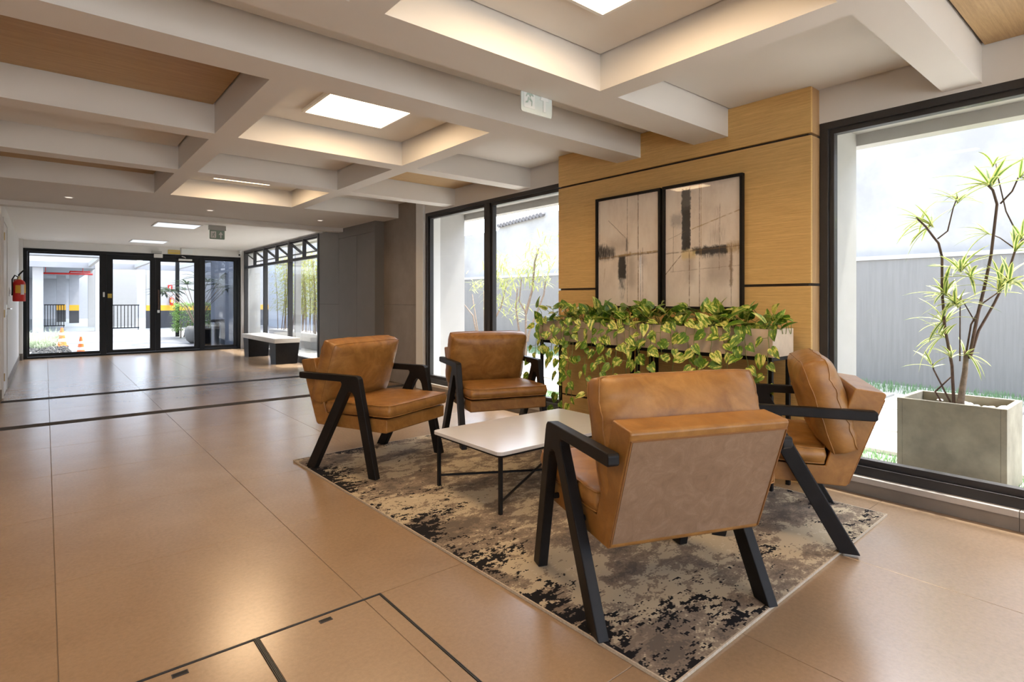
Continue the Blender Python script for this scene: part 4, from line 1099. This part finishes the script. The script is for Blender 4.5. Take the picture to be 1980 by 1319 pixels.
for y in (11.6, 13.3): box('post', 'ext_white', 4.5, 4.62, y, y + .12, -.03, 2.6, sw)
box('yard_beam', 'ext_white', 4.40, 4.66, 9.6, 14.0, 2.42, 2.6, sw)

# ================================================================== OUTSIDE: ENTRANCE COURT AND GARAGE
struct(box('ground_court', 'ext_floor', -12, 7.5, 14.281, 26.2, -.12, -.012), 'pale concrete court outside the entrance')
struct(box('ground_garage', 'garage_floor', -14, 16, 26.21, 46, -.12, -.014), 'dark floor of the parking garage')
struct(box('canopy', 'ext_grey', -3, 6.5, 18.3, 18.9, 2.27, 2.75), 'grey canopy beam over the court')
struct(box('wall_court_side', 'ext_grey', 3.75, 3.95, 14.41, 18.4, -.02, 2.32), 'grey side wall of the court')
cb_ = empty('canopy_beam', (0, 21, 0))
for x in (1.2, 2.6, 4.0): MB().box(x, x + .10, -2.4, 4.6, 2.36, 2.5).build('rafter', 'ext_white', cb_)
MB().box(-3, 6.5, 4.62, 4.78, 2.3, 2.5).build('edge_beam', 'ext_grey', cb_)
tag(cb_, 'white pergola rafters over the court outside', 'pergola')
wgar = struct(empty('wall_garage'), 'garage walls and white gateway posts')
box('roof', 'garage_wall', -14, 1.56, 26.3, 44, 2.42, 2.8, wgar)
box('fascia', 'ext_white', -14, 1.56, 26.2, 26.29, 2.34, 3.3, wgar)
box('rear_wall', 'garage_wall', -14, 16, 44, 44.2, -.1, 2.8, wgar)
box('gate_post', 'ext_white', -.36, -.06, 26.25, 26.55, -.1, 2.34, wgar)
box('gate_post', 'ext_white', 1.40, 1.62, 25.6, 25.85, -.1, 2.9, wgar)
box('white_wall', 'ext_white', 3.15, 14, 27.0, 27.2, .92, 4.0, wgar)
box('yellow_band', 'yellow', 3.15, 14, 26.98, 27.2, .70, .919, wgar)
box('black_band', 'band_black', 3.15, 14, 26.98, 27.2, -.1, .699, wgar)
box('light_wall', 'ext_white', 1.4, 3.14, 30, 30.2, -.1, 4.0, wgar)
for x, y, nm in ((.63, 37.7, 'thinner looking column on the left'), (1.10, 35.6, 'column on the right'), (-.35, 40.0, 'column farthest back')):
    r = empty('garage_column', (x, y, -.014))
    for z0, z1, mt in ((0, .62, 'band_black'), (.621, .90, 'yellow'), (.901, 2.43, 'garage_wall')):
        MB().box(-.19, .19, -.19, .19, z0, z1).build('band' if z1 < 1 else 'shaft', mt, r)
    tag(r, 'garage column painted black and yellow at its foot, %s' % nm, 'column', 'banded garage columns')
r = empty('sprinkler_pipe', (0, 27, 2.13))
MB().tube([(-.3, 0, 0), (1.4, 0, .0)], .035, 8).build('main_pipe', 'red', r, smooth=True)
MB().tube([(.7, 0, .0), (.72, .4, .1), (1.35, .4, .1)], .03, 8).build('branch_pipe', 'red', r, smooth=True)
for x in (0, 1.1): MB().tube([(x, 0, .036), (x, 0, .29)], .012, 6).build('hanger', 'red', r)
tag(r, 'red sprinkler pipe under the garage roof', 'pipe')
def railing(x0, x1, y, n, label, h=.95):
    r = empty('railing', ((x0 + x1) / 2, y, -.012)); w = (x1 - x0) / 2
    for z in (.08, h): MB().box(-w, w, -.02, .02, z - .02, z + .02).build('rail', 'black_metal', r)
    for i in range(n):
        x = -w + .03 + (2 * w - .06) * i / (n - 1); e_ = i in (0, n - 1)
        box('bar', 'black_metal', x - .012, x + .012, -.012, .012, .0 if e_ else .101, h - .021, r)
    tag(r, label, 'railing', 'black bar railings')
railing(1.63, 2.80, 26.0, 11, 'black bar railing beyond the left door leaf')
railing(-.05, .62, 30.0, 8, 'black bar railing at the garage beside the white gate post')
r = extinguisher((4.02, 26.89, .92), 0.0, 'small red fire extinguisher on the white wall across the court', 1.1)
r = empty('fire_sign', (3.98, 26.975, 1.66)); r.scale = (.8, 1, .75)
MB().box(-.10, .10, 0, .02, -.13, .13).build('plate', 'red', r)
MB().box(-.035, .025, -.006, -.0005, -.08, .06).build('extinguisher_symbol', 'cone_white', r)
MB().box(.0, .05, -.006, -.0005, .065, .085).build('nozzle_symbol', 'cone_white', r)
tag(r, 'small red fire equipment sign above the extinguisher across the court', 'sign')
def cone(loc, s, label):
    r = empty('traffic_cone', loc); r.scale = (s,) * 3
    MB().box(-.13, .13, -.13, .13, 0, .025).build('base', 'orange', r, bev=.006)
    zs_ = [.0255, .12, .20, .29, .36, .48]; ms = ['orange', 'cone_white', 'orange', 'cone_white', 'orange']
    R0 = lambda z: .105 - .165 * z
    for a, c, m_ in zip(zs_, zs_[1:], ms): MB().lathe([(R0(a), a), (R0(c), c - .0003)], sides=20).build('band', m_, r, smooth=False)
    tag(r, label, 'traffic cone', 'orange and white traffic cones')
cone((.315, 17.9, -.012), .95, 'orange and white traffic cone beside the grass clump')
cone((.575, 14.95, -.012), .78, 'orange and white traffic cone just outside the left glass pane')
pb = MB(); q = random.Random(77)
for i in range(900):
    x, y = q.uniform(-1.2, .42), q.uniform(14.5, 17.3); s = q.uniform(.02, .045); z = -.012 + q.uniform(0, .06)
    n0 = len(pb.v); rot = q.uniform(0, 6.28)
    for dx, dy, dz in ((1, 0, 0), (0, 1, 0), (-1, 0, 0), (0, -1, 0), (0, 0, .8), (0, 0, -.8)):
        pb.v.append((x + s * (dx * math.cos(rot) - dy * math.sin(rot)), y + s * (dx * math.sin(rot) + dy * math.cos(rot)) * .8, z + s * dz))
    for a, c, d in ((0, 1, 4), (1, 2, 4), (2, 3, 4), (3, 0, 4), (1, 0, 5), (2, 1, 5), (3, 2, 5), (0, 3, 5)): pb.f.append((n0 + a, n0 + c, n0 + d)); pb.uv.append(None)
o = pb.build('gravel', 'gravel_dark'); o['kind'] = 'stuff'; o['label'] = 'bed of dark stones outside the left glass pane'; o['category'] = 'gravel'
gs = MB(); q = random.Random(78)
for i in range(1500):
    c = q.choice(((-.75, 17.4), (-.25, 17.7), (.15, 18.3), (-.5, 18.6), (-.1, 17.0)))
    a = q.uniform(0, 6.283); p = (c[0] + q.gauss(0, .10), c[1] + q.gauss(0, .15), -.012)
    gs.blade(p, (math.cos(a) * q.uniform(.1, .8), math.sin(a) * q.uniform(.1, .8), 1), q.uniform(.45, .85), .014, q.uniform(.3, .8), n=4, up=Vector((math.cos(a), math.sin(a), .2)))
o = gs.build('grass', 'grass_leaf'); o['kind'] = 'stuff'; o['label'] = 'clump of long pale ornamental grass behind the stones'; o['category'] = 'grass'
box('court_post', 'black_metal', 3.14, 3.24, 20.25, 20.35, -.012, 2.45)
tag(bpy.data.objects['court_post'], 'thin black post of the pergola in the court', 'post')
r = empty('hedge', (3.75, 19.6, -.012)); q = random.Random(80); hb = MB()
for i in range(3600):
    u, v, w_ = q.uniform(-1, 1), q.uniform(-1, 1), q.uniform(0, 1); 
    if q.random() < .75:
        k = q.randrange(3); 
        if k == 0: u = math.copysign(1, u)
        elif k == 1: v = -1
        else: w_ = 1
    p = Vector((u * .72, v * .5, .18 + w_ * .82)) * 1.0 + Vector((q.gauss(0, .03), q.gauss(0, .03), q.gauss(0, .03)))
    a = q.uniform(0, 6.283); hb.blade(p, (math.cos(a), math.sin(a), q.uniform(-.3, 1)), q.uniform(.06, .11), .04, .2, n=2)
hb.build('foliage', 'hedge_leaf', r)['kind'] = 'stuff'
st_ = MB()
for i in range(10): x = -.6 + i * .13; st_.tube([(x, q.uniform(-.2, .2), 0), (x + q.uniform(-.1, .1), q.uniform(-.2, .2), .5)], .018, 6)
st_.build('stems', 'bark', r)
tag(r, 'clipped green hedge in the court behind the right door leaf', 'hedge')
r = empty('round_pot', (3.10, 16.85, -.012))
MB().lathe([(.15, 0), (.24, .08), (.29, .22), (.28, .36), (.23, .45), (.20, .46), (.19, .41), (.02, .40)], sides=28).build('bowl', 'pot_grey', r, smooth=True)
tag(r, 'round grey stone pot outside the door', 'pot')
r = empty('fan_palm', (3.10, 16.85, .39)); q = random.Random(81); pm = MB(); pl = MB()
for k in range(15):
    a = k * 2.4; e_ = q.uniform(.55, 1.25); L = q.uniform(.95, 1.35)
    d = Vector((math.cos(a) * math.cos(e_), math.sin(a) * math.cos(e_), math.sin(e_))); tp = d * L + Vector((0, 0, .25))
    pm.tube([(0, 0, 0), (d.x * L * .4, d.y * L * .4, L * .55), tuple(tp)], .008, 5)
    for j in range(9):
        b2 = (j - 4) * .32; side = d.cross(Vector((0, 0, 1))).normalized()
        dd = (d * math.cos(b2) + side * math.sin(b2)); dd.z *= .5
        pl.blade(tp, dd, q.uniform(.42, .60), .085, .35, n=3)
pm.build('stalks', 'bark', r); pl.build('fronds', 'palm_leaf', r)['kind'] = 'stuff'
tag(r, 'dark fan palm growing from the round grey pot', 'palm')
r = empty('waste_bin', (3.28, 15.33, -.012))
MB().lathe([(.155, 0), (.16, .01), (.16, .60), (.155, .605)], sides=28).build('body', 'steel', r, smooth=False)
MB().lathe([(.158, .606), (.158, .66), (.13, .67), (.12, .655), (.01, .655)], sides=28).build('rim', 'black_metal', r)
tag(r, 'steel cylinder waste bin outside the right glass pane', 'bin')
r = empty('crate_bin', (3.02, 15.62, -.012))
MB().box(-.13, .13, -.13, .13, 0, .42).build('body', 'black_metal', r, bev=.01)
MB().box(-.14, .14, -.14, .14, .421, .45).build('lid', 'black_metal', r, bev=.005)
tag(r, 'squat black bin beside the steel bin', 'bin')
